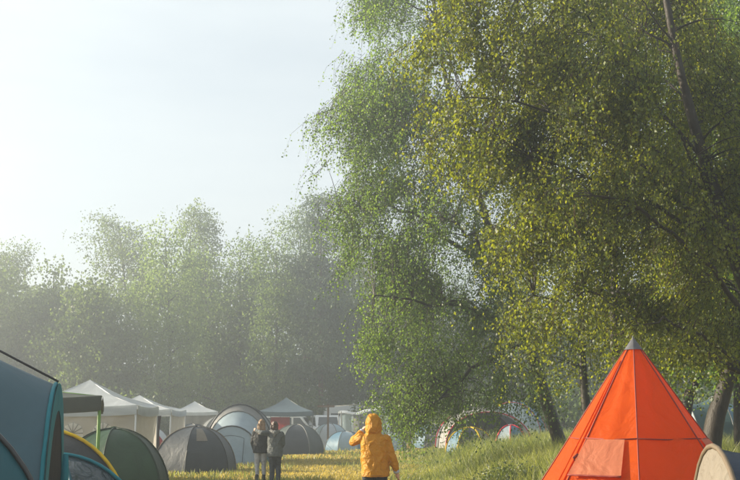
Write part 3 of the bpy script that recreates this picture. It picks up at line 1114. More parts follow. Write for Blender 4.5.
# porch band round the opening: inner and outer arch
o_, i_ = HB[0].copy(), HB[0].copy()
i_[:, 1] *= .80
i_[:, 2] *= .89
i_[:, 0] = -.032
o_[:, 0] = -.03
grid_mesh('porch_band', np.array([o_ * np.array([1, 1.01, 1.01]), o_ * .5 + i_ * .5 + np.array([-.006, 0, 0]), i_]), M['teal'], t)
v = np.linspace(0, 1, 8)[:, None, None]
Gm = np.repeat(i_[None], 8, 0) * np.array([1, 1, 1.])
Gm[..., 2] = i_[None, :, 2] * (1 - v[..., 0])
Gm[..., 0] = -.026 + .004 * np.sin(np.arange(25) * 1.9)[None, :] * (v[..., 0])
grid_mesh('mesh_door', Gm, M['black_mesh'], t)
q = HB[0].copy()
rollx = np.stack([np.full(10, -.05), -hw_b * .66 + .03 * np.sin(np.arange(10) * 2.0), np.linspace(.05, 1.35, 10)], -1)
tube('rolled_flap', rollx, [.045, .05, .045, .05, .04, .05, .045, .05, .04, .03], M['teal'], t, 8)
tube('ridge_strut', [(-.02, 0, 1.99), (.75, 0, 2.39), (1.5, 0, 2.77)], .011, M['pole_dark'], t, 6)
tube('ridge_cap', [(.62, 0, 2.33), (.95, 0, 2.50), (1.5, 0, 2.76), (1.7, 0, 2.75)], .05, M['teal'], t, 8)
Ge = []
for s in np.linspace(0, 1, 8):
    row = HB[2].copy()
    row[:, 2] *= (1 - s)
    row[:, 0] += .6 * s * np.sin(np.linspace(0, math.pi, 25)) ** .7
    Ge.append(row)
grid_mesh('end_wall', Ge, M['teal'], t)

dome_tent('teal dome tent cut by the lower left corner', -72, 6.4, .95, .95, 1.76, .3, [M['teal_dark'], M['teal']], M['teal'], 6, .016, 1.0, 1.0, trim=[M['teal'], M['pole_dark']])
dome_tent('low glossy dark tent with teal piping beside the blue porch', 58, 11.7, 1.12, 1.0, 1.27, .25, [M['dark_gloss'], M['charcoal']], M['teal'], 6, .022, 1.0, 1.0, trim=[M['teal_dark'], M['teal']])
dome_tent('black dome tent with bright yellow pole sleeve', 44, 14.2, 1.24, 1.1, 1.5, .0, [M['charcoal']], M['yellow_trim'], 6, .026, 1.0, 1.0, trim=[M['yellow_trim'], M['olive_trim'], M['olive_trim']], phase=0.0)
dome_tent('dark green dome tent in front of the large white gazebo', 114, 22.5, 1.32, 1.2, 1.5, .4, [M['green'], M['green'], M['green_dark']], M['green_dark'], 6, .016, .95, 1.0,
          guys=((4, .8, .6),), phase=.2)
dome_tent('slate grey dome tent left of the couple', 196, 34, 1.4, 1.2, 1.42, .35, [M['slate'], M['slate'], M['slate'], M['slate']], M['pole_grey'], 6, .016, .9, 1.0,
          guys=((3, .75, .25), (4, .7, .5)), phase=.15, window=(4, .25, .6, .48, .80), window_mat=M['cream'], trim=[M['cream'], M['charcoal'], M['charcoal']])
tunnel_tent('pale blue tunnel tent with smoky grey arched canopy behind the couple', loc_at(233, 39.2), math.pi / 2,
            [(0, 1.05, 1.36, 19, .75, .05), (1.3, 1.22, 1.92, 19, .75, -.02), (1.9, 1.36, 2.18, 19, .75, 0), (4.0, 1.3, 2.1, 19, .75, 0)],
            [M['paleblue'], M['grey_clear'], M['slate_lt']], [M['slate'], M['pole_grey'], M['slate'], M['slate']], (M['paleblue'], M['slate_lt']), slope=(.75, .8), pole_r=.03, door=0, doormat=M['paleblue'], skirt=M['teal_dark'])
dome_tent('grey-green dome tent just right of the couple', 297, 50, 1.3, 1.2, 1.38, .3, [M['greygreen'], M['slate']], M['pole_grey'], 6, .016, .85, 1.0, guys=((5, .7, .6),))
dome_tent('dark grey dome behind the slate tent under the small white gazebo', 192, 46, 1.2, 1.1, 1.45, .2, [M['slate'], M['slate_lt']], M['pole_grey'], 6, .016, .85, 1.0)
dome_tent('grey dome tent beneath the small white gazebo roof', 222, 58, 1.5, 1.3, 1.75, .1, [M['slate_lt'], M['grey_clear']], M['pole_grey'], 6, .016, .85, 1.0)
dome_tent('small red dome tent beside the brown curtains', 150, 46, .75, .75, 1.08, .2, [M['red']], M['red'], 6, .016, .9, 1.0)
dome_tent('pale dome tent peeping over the small red one', 151, 50, 1.0, .9, 1.25, .2, [M['white_canopy']], M['pole_grey'], 6, .016, .9, 1.0)
dome_tent('pale blue and white dome tent beside the wooden post', 330, 60, 1.15, 1.1, 1.38, .2, [M['bluewhite'], M['white_canopy']], M['pole_grey'], 6, .016, .85, 1.0)
dome_tent('blue-grey low dome tent left of the yellow raincoat', 345, 56, 1.1, 1.0, 1.0, .5, [M['bluetent'], M['bluewhite']], M['pole_grey'], 6, .016, .85, 1.0)
dome_tent('light blue dome tent right of the yellow raincoat', 393, 56, .75, .75, .95, .5, [M['paleblue'], M['bluewhite']], M['pole_grey'], 6, .016, .85, 1.0)

# ---- gazebos
gazebo('dark grey-green gazebo with lime legs behind the blue tent', -6.28, 18.3, math.radians(14.8), 3.0, 2.03, 2.42, M['canopy_green'], M['canopy_green'], M['lime'], .24)
gazebo('large white gazebo with arched windows in its wall', -7.75, 28.7, .03, 3.25, 2.08, 2.78, M['white_canopy'], M['white_canopy'], M['white_leg'], .25, d=3.2,
       walls=((0, M['white_wall'], (.01, .99), ((.27, .54, .85, 1.62), (.50, .54, .85, 1.62), (.74, .54, .85, 1.62))), (1, M['white_wall'])))
tg = gazebo('white gazebo with brown curtains behind the large white one', -8.75, 39.5, 0, 3.0, 2.02, 2.55, M['white_canopy'], M['white_canopy'], M['white_leg'], .22, walls=((1, M['white_wall']),))
for sx, sw in ((.62, .32), (1.02, .26)):
    rows = []
    for z in np.linspace(1.85, .35, 9):
        f = .45 + .55 * abs(z - 1.15) / .8
        rows.append([(sx + sw * f * (s - .5) + .0, -1.42 + .04 * math.sin(s * 18), z) for s in np.linspace(0, 1, 13)])
    grid_mesh('curtain', rows, M['brown_cloth'], tg)
p = at(194, 430, 68)
gazebo('small white gazebo right of the curtained one', p[0], p[1], .15, 3.0, 2.12, 2.78, M['white_canopy'], M['white_canopy'], M['white_leg'], .22, walls=((3, M['white_wall']), (2, M['slate_lt'])))
p = at(286, 430, 59)
tg = gazebo('blue-grey gazebo above the grey-green dome tent', p[0], p[1], .05, 3.0, 2.08, 2.85, M['slateblue'], M['slateblue'], M['pole_grey'], .25)


# ---- orange tipi
def tipi():
    p = at(637, 430, 11.5)
    base = np.array([p[0], p[1], float(gz(p[0], p[1]))])
    faz = math.atan2(-p[1], -p[0])       # direction from tipi to camera
    t = thing('tipi_tent', 'bright orange tipi tent with grey pointed cap', 'tent', tuple(base), faz)
    H, R = 2.58, 1.80
    ang = [0, 45, 92, 140, 186, 232, 268, 304]         # 0 faces the camera; positive turns to the photo's left... checked below
    ang = [math.radians(-a) for a in ang]
    ztop = 2.46

    def pt(k, f):
        a = ang[k % 8]
        r = R * (1 - f) * (1 - .04 * math.sin(math.pi * f))
        return np.array([r * math.cos(a), r * math.sin(a), f * H])

    fm = .578                                        # the horizontal seam
    for k in range(8):
        for (f0, f1, nm, nv) in ((0.0, fm, 'lower_panel', 8), (fm, ztop / H, 'upper_panel', 14)):
            G = []
            for f in np.linspace(f0, f1, nv):
                row = []
                for s in np.linspace(0, 1, 9):
                    q = pt(k, f) * (1 - s) + pt(k + 1, f) * s
                    w = .018 * math.sin(9 * s + 3 * k + 5 * f) * math.sin(math.pi * s) * math.sin(math.pi * f)
                    rad = np.array([q[0], q[1], 0])
                    rad /= np.linalg.norm(rad) + 1e-6
                    row.append(q + rad * w)
                G.append(row)
            grid_mesh(nm, G, M['orange'], t)
        tube('seam', [pt(k, f) * np.array([1.006, 1.006, 1]) for f in np.linspace(0, ztop / H, 20)], .008, M['seam_red'], t, 5)
        a_, b_ = pt(k, fm) * np.array([1.012, 1.012, 1]), pt(k + 1, fm) * np.array([1.012, 1.012, 1])
        tube('seam', [a_, (a_ + b_) / 2 - np.array([0, 0, .012]), b_], .007, M['seam_red'], t, 5)
    G = []
    for f in np.linspace(.95, 1.0, 5):
        G.append([np.array([(R * (1 - f) * 1.0 + .012) * math.cos(a), (R * (1 - f) * 1.0 + .012) * math.sin(a), f * H + .0]) for a in np.linspace(0, 2 * math.pi, 17)])
    G.append([np.array([.004 * math.cos(a), .004 * math.sin(a), H + .03]) for a in np.linspace(0, 2 * math.pi, 17)])
    grid_mesh('tip_cap', G, M['grey_cap'], t)

    def flap(k, s0, s1, f0, f1, mat, off=.02):
        G = []
        for f in np.linspace(f0, f1, 9):
            row = []
            for s in np.linspace(s0, s1, 13):
                q = pt(k, f) * (1 - s) + pt(k + 1, f) * s
                rad = np.array([q[0], q[1], 0])
                rad /= np.linalg.norm(rad)
                vv = (f1 - f) / (f1 - f0)
                row.append(q + rad * (off + .045 * vv + .010 * math.sin(s * 40) * vv))
            G.append(row)
        o = grid_mesh('window_flap', G, mat, t)
        G = np.array(G)
        tube('hem', G[0] + np.array([0, 0, -.004]), .010, M['seam_red'], o, 5)
        return o
    flap(0, .24, .97, .435, fm - .004, M['orange_pale'])
    flap(6, .05, .85, .47, fm - .004, M['orange_pale'])
    # door fly on the sunny side: overlapping strip with toggles
    for (k, s) in ((1, .12), (1, .30)):
        tube('door_edge', [pt(k, f) * (1 - s) + pt(k + 1, f) * s + np.array([math.cos(ang[k]) * .015, math.sin(ang[k]) * .015, 0]) for f in np.linspace(.02, .9, 16)], .012, M['orange'], t, 6)
    for f in (.10, .22, .36, .50):
        q = pt(1, f) * .99 + pt(2, f) * .01
        rad = np.array([q[0], q[1], 0]) / np.linalg.norm(q[:2])
        tube('toggle', [q + rad * .0 + np.array([0, 0, .03]), q + rad * .06, q + rad * .03 - np.array([0, 0, .05])], .018, M['seam_red'], t, 6)
    for k in range(0, 8):
        q = pt(k, fm)
        rad = np.array([q[0], q[1], 0]) / np.linalg.norm(q[:2])
        q0 = pt(k, 0.0)
        tube('peg', [q0 + rad * .05 + np.array([0, 0, .06]), q0 + rad * .03 - np.array([0, 0, .06])], .009, M['steel'], t, 5)


tipi()

# ---- navy tent in the lower right corner, hoop nearly edge-on
p = at(712, 430, 7.6)
tunnel_tent('navy tent with cream front wall in the lower right corner', (p[0], p[1], float(gz(p[0], p[1]))), math.radians(-5),
            [(0, .95, 1.46), (1.1, 1.05, 1.52), (2.2, .9, 1.3)], [M['navy']], [M['tan'], M['pole_dark'], M['pole_dark']], (M['cream'], M['navy']), group=None, slope=(.32, .6), pole_r=.02, door=0, guys=False)

# ---- big arched tent under the leaning birch
p = at(489, 430, 44)
tunnel_tent('large arched tent with white canopy and red trim under the leaning birch', (p[0], p[1], float(gz(p[0], p[1]))), math.pi / 2 + .12,
            [(0, 1.85, 1.5), (1.2, 1.95, 1.75), (2.6, 1.8, 1.6)], [M['grey_white'], M['slate_lt']], [M['redtrim'], M['pole_grey']], (None, M['slate']), slope=(.4, .6), pole_r=.026, guys=True)
dome_tent('inner grey tent with yellow trim inside the red-trimmed arch', 470, 42.0, 1.0, .8, 1.05, .2, [M['slate'], M['cream'], M['bluetent']], M['yellow_trim'], 6, .028, .9, 1.0)
dome_tent('small blue tent with red piping in front of the arched tent', 511, 41.2, .7, .7, .95, .6, [M['paleblue'], M['bluetent']], M['redtrim'], 6, .028, .9, 1.0)
tunnel_tent('blue tunnel tent with red edge beyond the arched tent', loc_at(512, 54), math.pi / 2 - .25, [(0, 1.5, 2.05), (1.8, 1.6, 2.15), (3.4, 1.5, 2.0)], [M['bluetent'], M['bluewhite']], [M['redtrim'], M['pole_grey']],
            (M['bluewhite'], M['bluetent']), slope=(.3, .6), pole_r=.018, guys=False)
dome_tent('pale blue dome tent seen through the birch twigs', 432, 58, 1.2, 1.1, 1.3, .4, [M['bluetent'], M['slate_lt']], M['pole_grey'], 6, .016, .85, 1.0)
tunnel_tent('grey-aqua tunnel tent behind the right-hand birch trunks', loc_at(716, 36), .2, [(-1.2, 1.1, 1.7), (0, 1.25, 1.95), (1.3, 1.1, 1.6)], [M['aqua'], M['bluetent']], [M['slate_lt']], (M['paleblue'], M['aqua']), pole_r=.02, guys=False)
dome_tent('pale dome tent between the tipi and the stout birch', 690, 44, 1.3, 1.2, 1.6, .4, [M['bluewhite'], M['aqua']], M['pole_grey'], 6, .016, .85, 1.0)


# ---- white tarp shelter on poles
def tarp_shelter():
    p = at(368, 430, 63)
    t = thing('tarp_shelter', 'sagging white tarp shelter on poles behind the yellow raincoat', 'tarp', (p[0], p[1], float(gz(p[0], p[1]))), .1)
    xs = [-1.7, -.6, .6, 1.55]
    hs = [2.12, 2.05, 2.4, 2.05]
    top = []
    for y, dz in ((-1.2, -.08), (-.4, .06), (.4, .05), (1.2, -.1)):
        row = []
        for x in np.linspace(-1.75, 1.6, 25):
            z = np.interp(x, xs, hs)
            z += .07 * math.sin((x + 1.7) * 5.5) * .5 - .05
            row.append((x, y + .03 * math.sin(x * 7), z + dz))
        top.append(row)
    grid_mesh('tarp', top, M['white_canopy'], t)
    rows = []
    for k, z in enumerate(np.linspace(0.05, 1, 7)):
        rows.append([(x, 1.1 + .06 * math.sin(x * 9 + z), z * (np.interp(x, xs, hs) - .15)) for x in np.linspace(-1.6, 1.5, 25)])
    grid_mesh('back_sheet', rows, M['bluewhite'], t)
    rows = []
    for k, z in enumerate(np.linspace(0.05, 1, 7)):
        rows.append([(x, -1.15 + .06 * math.sin(x * 8 + z), .3 + z * (np.interp(x, xs, hs) - .45)) for x in np.linspace(-1.0, .5, 17)])
    grid_mesh('front_sheet', rows, M['grey_clear'], t)
    for x, z in zip(xs, hs):
        for y in (-1.15, 1.15):
            tube('pole', [(x, y, -.02), (x, y, z - .02)], .025, M['pole_grey'], t, 6)


tarp_shelter()


# ---- vehicles
def wheel(t, x, y, r=.32):
    o = tube('wheel', [(x, y - .11, r), (x, y + .11, r)], r, M['tyre'], t, 18)
    tube('rim', [(x, y - .125, r), (x, y + .125, r)], r * .6, M['rim'], o, 14)


def prism(name, prof, y0, y1, mat, parent, inset=0):
    n = len(prof)
    V = [(x, y0, z) for x, z in prof] + [(x, y1, z) for x, z in prof]
    Fc = [tuple(range(n))[::-1] if y0 < y1 else tuple(range(n)), tuple(range(n, 2 * n))]
    for i in range(n):
        j = (i + 1) % n
        Fc.append((i, j, n + j, n + i))
    o = mk(name, V, Fc, mat, parent, False)
    bm = bmesh.new()
    bm.from_mesh(o.data)
    bmesh.ops.recalc_face_normals(bm, faces=bm.faces)
    bmesh.ops.bevel(bm, geom=[e for e in bm.edges if abs(e.verts[0].co.y - e.verts[1].co.y) < 1e-4], offset=.05, segments=2, affect='EDGES')
    bm.to_mesh(o.data)
    bm.free()
    return o


def van(label, px, D, rot, scale=1.0, group=None):
    x, y, z = loc_at(px, D)
    t = thing('parked_van', label, 'van', (x, y, z), rot, group)
    s = scale
    prof = [(-2.1 * s, .35), (2.15 * s, .35), (2.2 * s, .75), (2.1 * s, 1.0), (1.45 * s, 1.15), (.95 * s, 1.78), (.6 * s, 1.9), (-2.0 * s, 1.92), (-2.12 * s, 1.7)]
    prism('body', prof, -.9, .9, M['car_white'], t)
    # windscreen lies on the slope between bonnet and roof
    a, b = np.array([1.47 * s, 0, 1.17]), np.array([.98 * s, 0, 1.76])
    nrm = np.array([.78, 0, .62]) * .012
    mk('windscreen', [a + (0, -.76, 0) + nrm, a + (0, .76, 0) + nrm, b + (0, .66, 0) + nrm, b + (0, -.66, 0) + nrm], [(0, 1, 2, 3)], M['glass'], t, False)
    mk('rear_window', [(-2.13 * s, -.7, 1.15), (-2.13 * s, .7, 1.15), (-2.10 * s, .64, 1.7), (-2.10 * s, -.64, 1.7)], [(3, 2, 1, 0)], M['glass'], t, False)
    for sy in (-1, 1):
        yy_ = .908 * sy
        for (x0, x1, x2, x3) in ((.35, 1.25, .82, .35), (-.75, .22, .22, -.75), (-1.9, -.88, -.88, -1.9)):
            mk('side_window', [(x0 * s, yy_, 1.2), (x1 * s, yy_, 1.2), (x2 * s, yy_, 1.74), (x3 * s, yy_, 1.74)], [(0, 1, 2, 3)], M['glass'], t, False)
        box('headlight', (2.16 * s, .66 * sy, .82), (.06, .3, .18), M['lamp_clear'], t, .02)
        box('tail_lamp', (-2.12 * s, .8 * sy, 1.05), (.04, .12, .42), M['lamp_red'], t, .01)
        box('wing_mirror', (1.15 * s, 1.0 * sy, 1.25), (.12, .18, .2), M['black'], t, .03)
        for wx in (-1.35, 1.4):
            wheel(t, wx * s, .80 * sy)
    box('bumper', (2.2 * s, 0, .5), (.12, 1.7, .2), M['black'], t, .04)
    return t


van('white parked van facing the meadow left of the wooden post', 326, 76, math.radians(-80), .95)
van('white parked van in the shade behind the blue-grey gazebo', 291, 73, math.radians(-8), 1.0)


def caravan():
    x, y, z = loc_at(350, 82)
    t = thing('caravan', 'white caravan with a dark window behind the tarp shelter', 'caravan', (x, y, z), .12)
    prof = [(-2.0, .45), (2.0, .45), (2.12, 1.0), (1.95, 2.2), (1.6, 2.62), (-1.7, 2.66), (-2.1, 2.3), (-2.2, 1.2)]
    prism('body', prof, -1.05, 1.05, M['car_white'], t)
    for (x0, x1) in ((-1.6, -.5), (.2, 1.3)):
        o = box('window', ((x0 + x1) / 2, -1.06, 1.75), (x1 - x0, .03, .6), M['glass'], t, .01)
        box('window_frame', ((x0 + x1) / 2, -1.052, 1.42), (x1 - x0 + .08, .03, .05), M['pole_grey'], t, .01)
    box('door', (-.15, -1.06, 1.3), (.6, .02, 1.6), M['white_wall'], t, .01)
    box('stripe', (0, -1.058, 1.1), (3.9, .012, .12), M['bluetent'], t, .0)
    for sy in (-1, 1):
        wheel(t, .1, .95 * sy, .3)
    tube('drawbar', [(2.0, 0, .5), (3.1, 0, .5)], .05, M['pole_grey'], t, 6)


caravan()

# wooden post with crosspiece
x, y, z = loc_at(328, 58)
t = thing('wooden_post', 'slim brown wooden post with a short crosspiece', 'post', (x, y, z), .05)
box('upright', (0, 0, 1.2), (.11, .11, 2.5), M['wood'], t, .01)
box('crosspiece', (-.12, -.085, 2.33), (.95, .05, .11), M['wood'], t, .01)
tube('overhead_cord', [(.3, -.08, 2.33), (1.5, -.1, 2.42), (3.2, 0, 2.1)], .012, M['cord'], t, 4)

# camp furniture beneath the blue-grey gazebo
x, y, z = loc_at(297, 59.3)
t = thing('folding_table', 'pale folding table under the blue-grey gazebo', 'table', (x, y, z), .05)
box('table_top', (0, 0, .72), (1.3, .6, .04), M['cream'], t, .01)
for sx in (-.55, .55):
    for sy in (-.22, .22):
        tube('leg', [(sx, sy, 0), (sx * .9, sy, .7)], .016, M['pole_grey'], t, 6)
x, y, z = loc_at(280, 60.0)
t = thing('windbreak', 'orange-red cloth windbreak under the blue-grey gazebo', 'windbreak', (x, y, z), 0)
rows = [[(s, .05 * math.sin(s * 6), zz) for s in np.linspace(-.55, .55, 15)] for zz in np.linspace(.75, 1.75, 6)]
grid_mesh('cloth', rows, M['red'], t)
for s in (-.55, 0, .55):
    tube('pole', [(s, .02, -.05), (s, .02, 1.8)], .015, M['wood'], t, 6)


# ------------------------------------------------------------------ people
def capsule(bm, p0, r0, p1, r1, flat=False, seg=12):
    p0, p1 = Vector(p0), Vector(p1)
    d = (p1 - p0)
    L = d.length
    d.normalize()
    q = d.to_track_quat('Z', 'Y')
    rings = []
    if not flat:
        for a in (-80, -55, -30):
            rings.append((r0 * math.sin(math.radians(a)), r0 * math.cos(math.radians(a))))
    for f in (0, .25, .5, .75, 1):
        rings.append((L * f, r0 + (r1 - r0) * f))
    if not flat:
        for a in (30, 55, 80):
            rings.append((L + r1 * math.sin(math.radians(a)), r1 * math.cos(math.radians(a))))
    prev = None
    first = None
    for z, r in rings:
        ring = [bm.verts.new(p0 + q @ Vector((r * math.cos(2 * math.pi * k / seg), r * math.sin(2 * math.pi * k / seg), z))) for k in range(seg)]
        if prev:
            for k in range(seg):
                bm.faces.new((prev[k], prev[(k + 1) % seg], ring[(k + 1) % seg], ring[k]))
        else:
            first = ring
        prev = ring
    bm.faces.new(first[::-1])
    bm.faces.new(prev)


def loft(bm, rings, seg=24, pw=1.0):
    """closed body through elliptic rings (cx, cy, z, rx, ry)"""
    prev = None
    first = None
    for cx, cy_, z, rx, ry in rings:
        ring = []
        for k in range(seg):
            a = 2 * math.pi * k / seg
            c, s = math.cos(a), math.sin(a)
            ring.append(bm.verts.new((cx + rx * math.copysign(abs(c) ** pw, c), cy_ + ry * math.copysign(abs(s) ** pw, s), z)))
        if prev:
            for k in range(seg):
                bm.faces.new((prev[k], prev[(k + 1) % seg], ring[(k + 1) % seg], ring[k]))
        else:
            first = ring
        prev = ring
    bm.faces.new(first[::-1])
    bm.faces.new(prev)


def ellipsoid(bm, c, r):
    g = bmesh.ops.create_uvsphere(bm, u_segments=16, v_segments=12, radius=1)
    for v in g['verts']:
        v.co = Vector((c[0] + v.co.x * r[0], c[1] + v.co.y * r[1], c[2] + v.co.z * r[2]))


def solid(name, build, mat, parent, voxel=.014, it=6, amp=0, freq=9):
    """one continuous surface grown over the given volumes"""
    bm = bmesh.new()
    build(bm)
    bmesh.ops.recalc_face_normals(bm, faces=bm.faces)
    me = bpy.data.meshes.new(name + '_volumes')
    bm.to_mesh(me)
    bm.free()
    o = bpy.data.objects.new(name, me)
    COL.objects.link(o)
    r = o.modifiers.new('r', 'REMESH')
    r.mode = 'VOXEL'
    r.voxel_size = voxel
    sm = o.modifiers.new('s', 'SMOOTH')
    sm.factor = .5
    sm.iterations = it
    dg = bpy.context.evaluated_depsgraph_get()
    me2 = bpy.data.meshes.new_from_object(o.evaluated_get(dg))
    o.modifiers.clear()
    o.data = me2
    bpy.data.meshes.remove(me)
    me2.name = name
    if amp:
        n = len(me2.vertices)
        co = np.empty(n * 3, np.float32)
        me2.vertices.foreach_get('co', co)
        no = np.array([v.normal[:] for v in me2.vertices])
        co = co.reshape(-1, 3)
        d = np.array([.5 * mnoise.noise(Vector((c[0] * freq, c[1] * freq, c[2] * freq * .6)))
                      + 1.1 * (1 - abs(mnoise.noise(Vector((c[0] * freq * .6 + c[2] * 2, c[1] * freq * .6, c[2] * freq * .45 - c[0] * 3))))) ** 6 - .4 for c in co])
        co = co + no * (d * amp)[:, None]
        me2.vertices.foreach_set('co', co.astype(np.float32).ravel())
    me2.materials.clear()
    me2.materials.append(mat)
    me2.polygons.foreach_set('use_smooth', np.ones(len(me2.polygons), bool))
    me2.update()
    o.parent = parent
    return o


def hand(bm, wrist, dirv, side, palm=(0, 0, 1), s=1.0):
    """palm, four unequal bent fingers and a thumb; dirv: pointing direction, side: thumb side"""
    w, d, sd_ = Vector(wrist), Vector(dirv).normalized(), Vector(side).normalized()
    nrm = d.cross(sd_).normalized()
    capsule(bm, w, .026 * s, w + d * .05 * s, .034 * s)
    for k, L in enumerate((.072, .080, .074, .058)):
        off = sd_ * (.030 - .020 * k) * s
        b0 = w + d * .075 * s + off
        m = b0 + d * L * .5 * s + nrm * .008 * s
        e = m + (d * .75 + nrm * .55).normalized() * L * .5 * s
        capsule(bm, w + d * .04 * s + off * .8, .013 * s, b0, .0105 * s)
        capsule(bm, b0, .0105 * s, m, .0095 * s)
        capsule(bm, m, .0095 * s, e, .008 * s)
    b0 = w + d * .03 * s + sd_ * .03 * s
    m = b0 + (sd_ * .6 + d * .8 + nrm * .3).normalized() * .038 * s
    e = m + (d + nrm * .3).normalized() * .03 * s
    capsule(bm, b0, .014 * s, m, .0115 * s)
    capsule(bm, m, .0115 * s, e, .0095 * s)


def head(bm, c, s=1.0):
    c = Vector(c)
    ellipsoid(bm, c + Vector((0, -.008, .015)) * s, (.076 * s, .096 * s, .105 * s))
    ellipsoid(bm, c + Vector((0, .028, -.06)) * s, (.056 * s, .062 * s, .062 * s))       # jaw
    capsule(bm, c + Vector((0, .088, .012)) * s, .010 * s, c + Vector((0, .112, -.022)) * s, .014 * s)   # nose
    for sx in (-1, 1):
        ellipsoid(bm, c + Vector((.076 * sx, -.005, -.01)) * s, (.012 * s, .022 * s, .034 * s))          # ears
        ellipsoid(bm, c + Vector((.032 * sx, .084, .016)) * s, (.016 * s, .012 * s, .010 * s))           # eyes
    ellipsoid(bm, c + Vector((0, .086, -.062)) * s, (.024 * s, .012 * s, .010 * s))                     # mouth


def body(t, J, s=1.0, hands=True):
    """one continuous figure through the joints J"""
    def b(bm):
        head(bm, J['head'], s)
        capsule(bm, J['neck'], .058 * s, J['head'], .052 * s)
        loft(bm, [(J['hip'][0], J['hip'][1], J['hip'][2] - .08, .13 * s, .10 * s), (J['hip'][0], J['hip'][1], J['hip'][2] + .04, .165 * s, .115 * s), (J['hip'][0], J['hip'][1], J['hip'][2] + .22, .135 * s, .10 * s),
                  (J['neck'][0], J['neck'][1], J['neck'][2] - .22, .165 * s, .115 * s), (J['neck'][0], J['neck'][1], J['neck'][2] - .07, .165 * s, .095 * s), (J['neck'][0], J['neck'][1], J['neck'][2], .07 * s, .065 * s)])
        for q in 'LR':
            capsule(bm, J['sh' + q], .052 * s, J['el' + q], .040 * s)
            capsule(bm, J['el' + q], .040 * s, J['wr' + q], .027 * s)
            d = Vector(J['hd' + q]) - Vector(J['wr' + q])
            hand(bm, J['wr' + q], d, J['th' + q], s=s)
            capsule(bm, J['hp' + q], .085 * s, J['kn' + q], .058 * s)
            capsule(bm, J['kn' + q], .056 * s, J['an' + q], .038 * s)
            a = Vector(J['an' + q])
            capsule(bm, a + Vector((0, -.03, -.05)), .036 * s, a + Vector((0, .13, -.06)), .03 * s)
    return solid('body', b, M['skin'], t, .0105, 2)


def legs_cloth(t, J, mat, s=1.0, top=None, r=(.105, .078, .058), end=.0, name='trousers'):
    def b(bm):
        hz = J['hip'][2]
        loft(bm, [(J['hip'][0], J['hip'][1], hz - .10, .165 * s, .125 * s), (J['hip'][0], J['hip'][1], hz + .03, .18 * s, .13 * s), (J['hip'][0], J['hip'][1], hz + .12, .165 * s, .12 * s)])
        for q in 'LR':
            capsule(bm, J['hp' + q], r[0] * s, J['kn' + q], r[1] * s)
            a, k = Vector(J['an' + q]), Vector(J['kn' + q])
            capsule(bm, k, r[1] * s, a + (k - a) * end, r[2] * s, True)
            ellipsoid(bm, k, (r[1] * s, r[1] * s, r[1] * s))
    return solid(name, b, mat, t, .013, 5, .006, 14)


def boots(t, J, mat, s=1.0, h=.12):
    for q in 'LR':
        a, k = Vector(J['an' + q]), Vector(J['kn' + q])
        def b(bm):
            capsule(bm, a + (k - a).normalized() * h, .056 * s, a + Vector((0, 0, -.03)), .05 * s)
            capsule(bm, a + Vector((0, -.035, -.048)), .044 * s, a + Vector((0, .15, -.055)), .04 * s)
        o = solid('boot', b, mat, t, .011, 3)


def person(label, px, D, z_off=0):
    x, y, z = loc_at(px, D)
    return thing('person', label, 'person', (x, y, z), 0)


# -- yellow raincoat, walking away, left hand raised to the face
t = person('person in a mustard yellow hooded raincoat walking away, left hand raised to face', 373.5, 15.8)
J = dict(hip=(.02, 0, .95), neck=(.0, .01, 1.47), head=(-.01, .05, 1.625),
         shL=(-.185, .01, 1.415), elL=(-.31, .10, 1.345), wrL=(-.165, .20, 1.515), hdL=(-.10, .20, 1.60), thL=(0, -1, .3),
         shR=(.205, 0, 1.405), elR=(.285, -.02, 1.13), wrR=(.350, .02, .905), hdR=(.368, .035, .80), thR=(-.35, .9, 0),
         hpL=(-.07, 0, .90), knL=(-.085, .10, .50), anL=(-.085, .10, .10), hpR=(.11, 0, .90), knR=(.11, .02, .49), anR=(.11, -.16, .13))
body(t, J)


def jk(bm):
    loft(bm, [(.03, 0, .845, .212, .155), (.03, 0, .88, .214, .155), (.025, 0, 1.05, .212, .148), (.02, 0, 1.22, .214, .148), (.01, 0, 1.35, .216, .14), (.005, .0, 1.42, .195, .12), (0, .01, 1.475, .13, .11), (0, .02, 1.52, .10, .10)], pw=.88)
    capsule(bm, J['shL'], .078, J['elL'], .066)
    e, w = Vector(J['elL']), Vector(J['wrL'])
    capsule(bm, e, .065, e + (w - e) * .3, .060)
    capsule(bm, e + (w - e) * .2, .067, e + (w - e) * .88, .056, True)
    capsule(bm, (.195, 0, 1.40), .074, (.272, -.02, 1.13), .060)
    e, w = Vector(J['elR']), Vector(J['wrR'])
    capsule(bm, e, .066, e + (w - e) * .3, .063)
    capsule(bm, e + (w - e) * .2, .063, e + (w - e) * .88, .054, True)
    # hood: shell over the back, top and sides of the head
    for (c, r) in (((-.005, .015, 1.635), (.128, .135, .125)), ((.0, .0, 1.55), (.135, .13, .12)), ((-.005, .01, 1.70), (.095, .11, .075))):
        ellipsoid(bm, c, r)


jacket = solid('raincoat', jk, M['rain_yellow'], t, .011, 3, .013, 9)
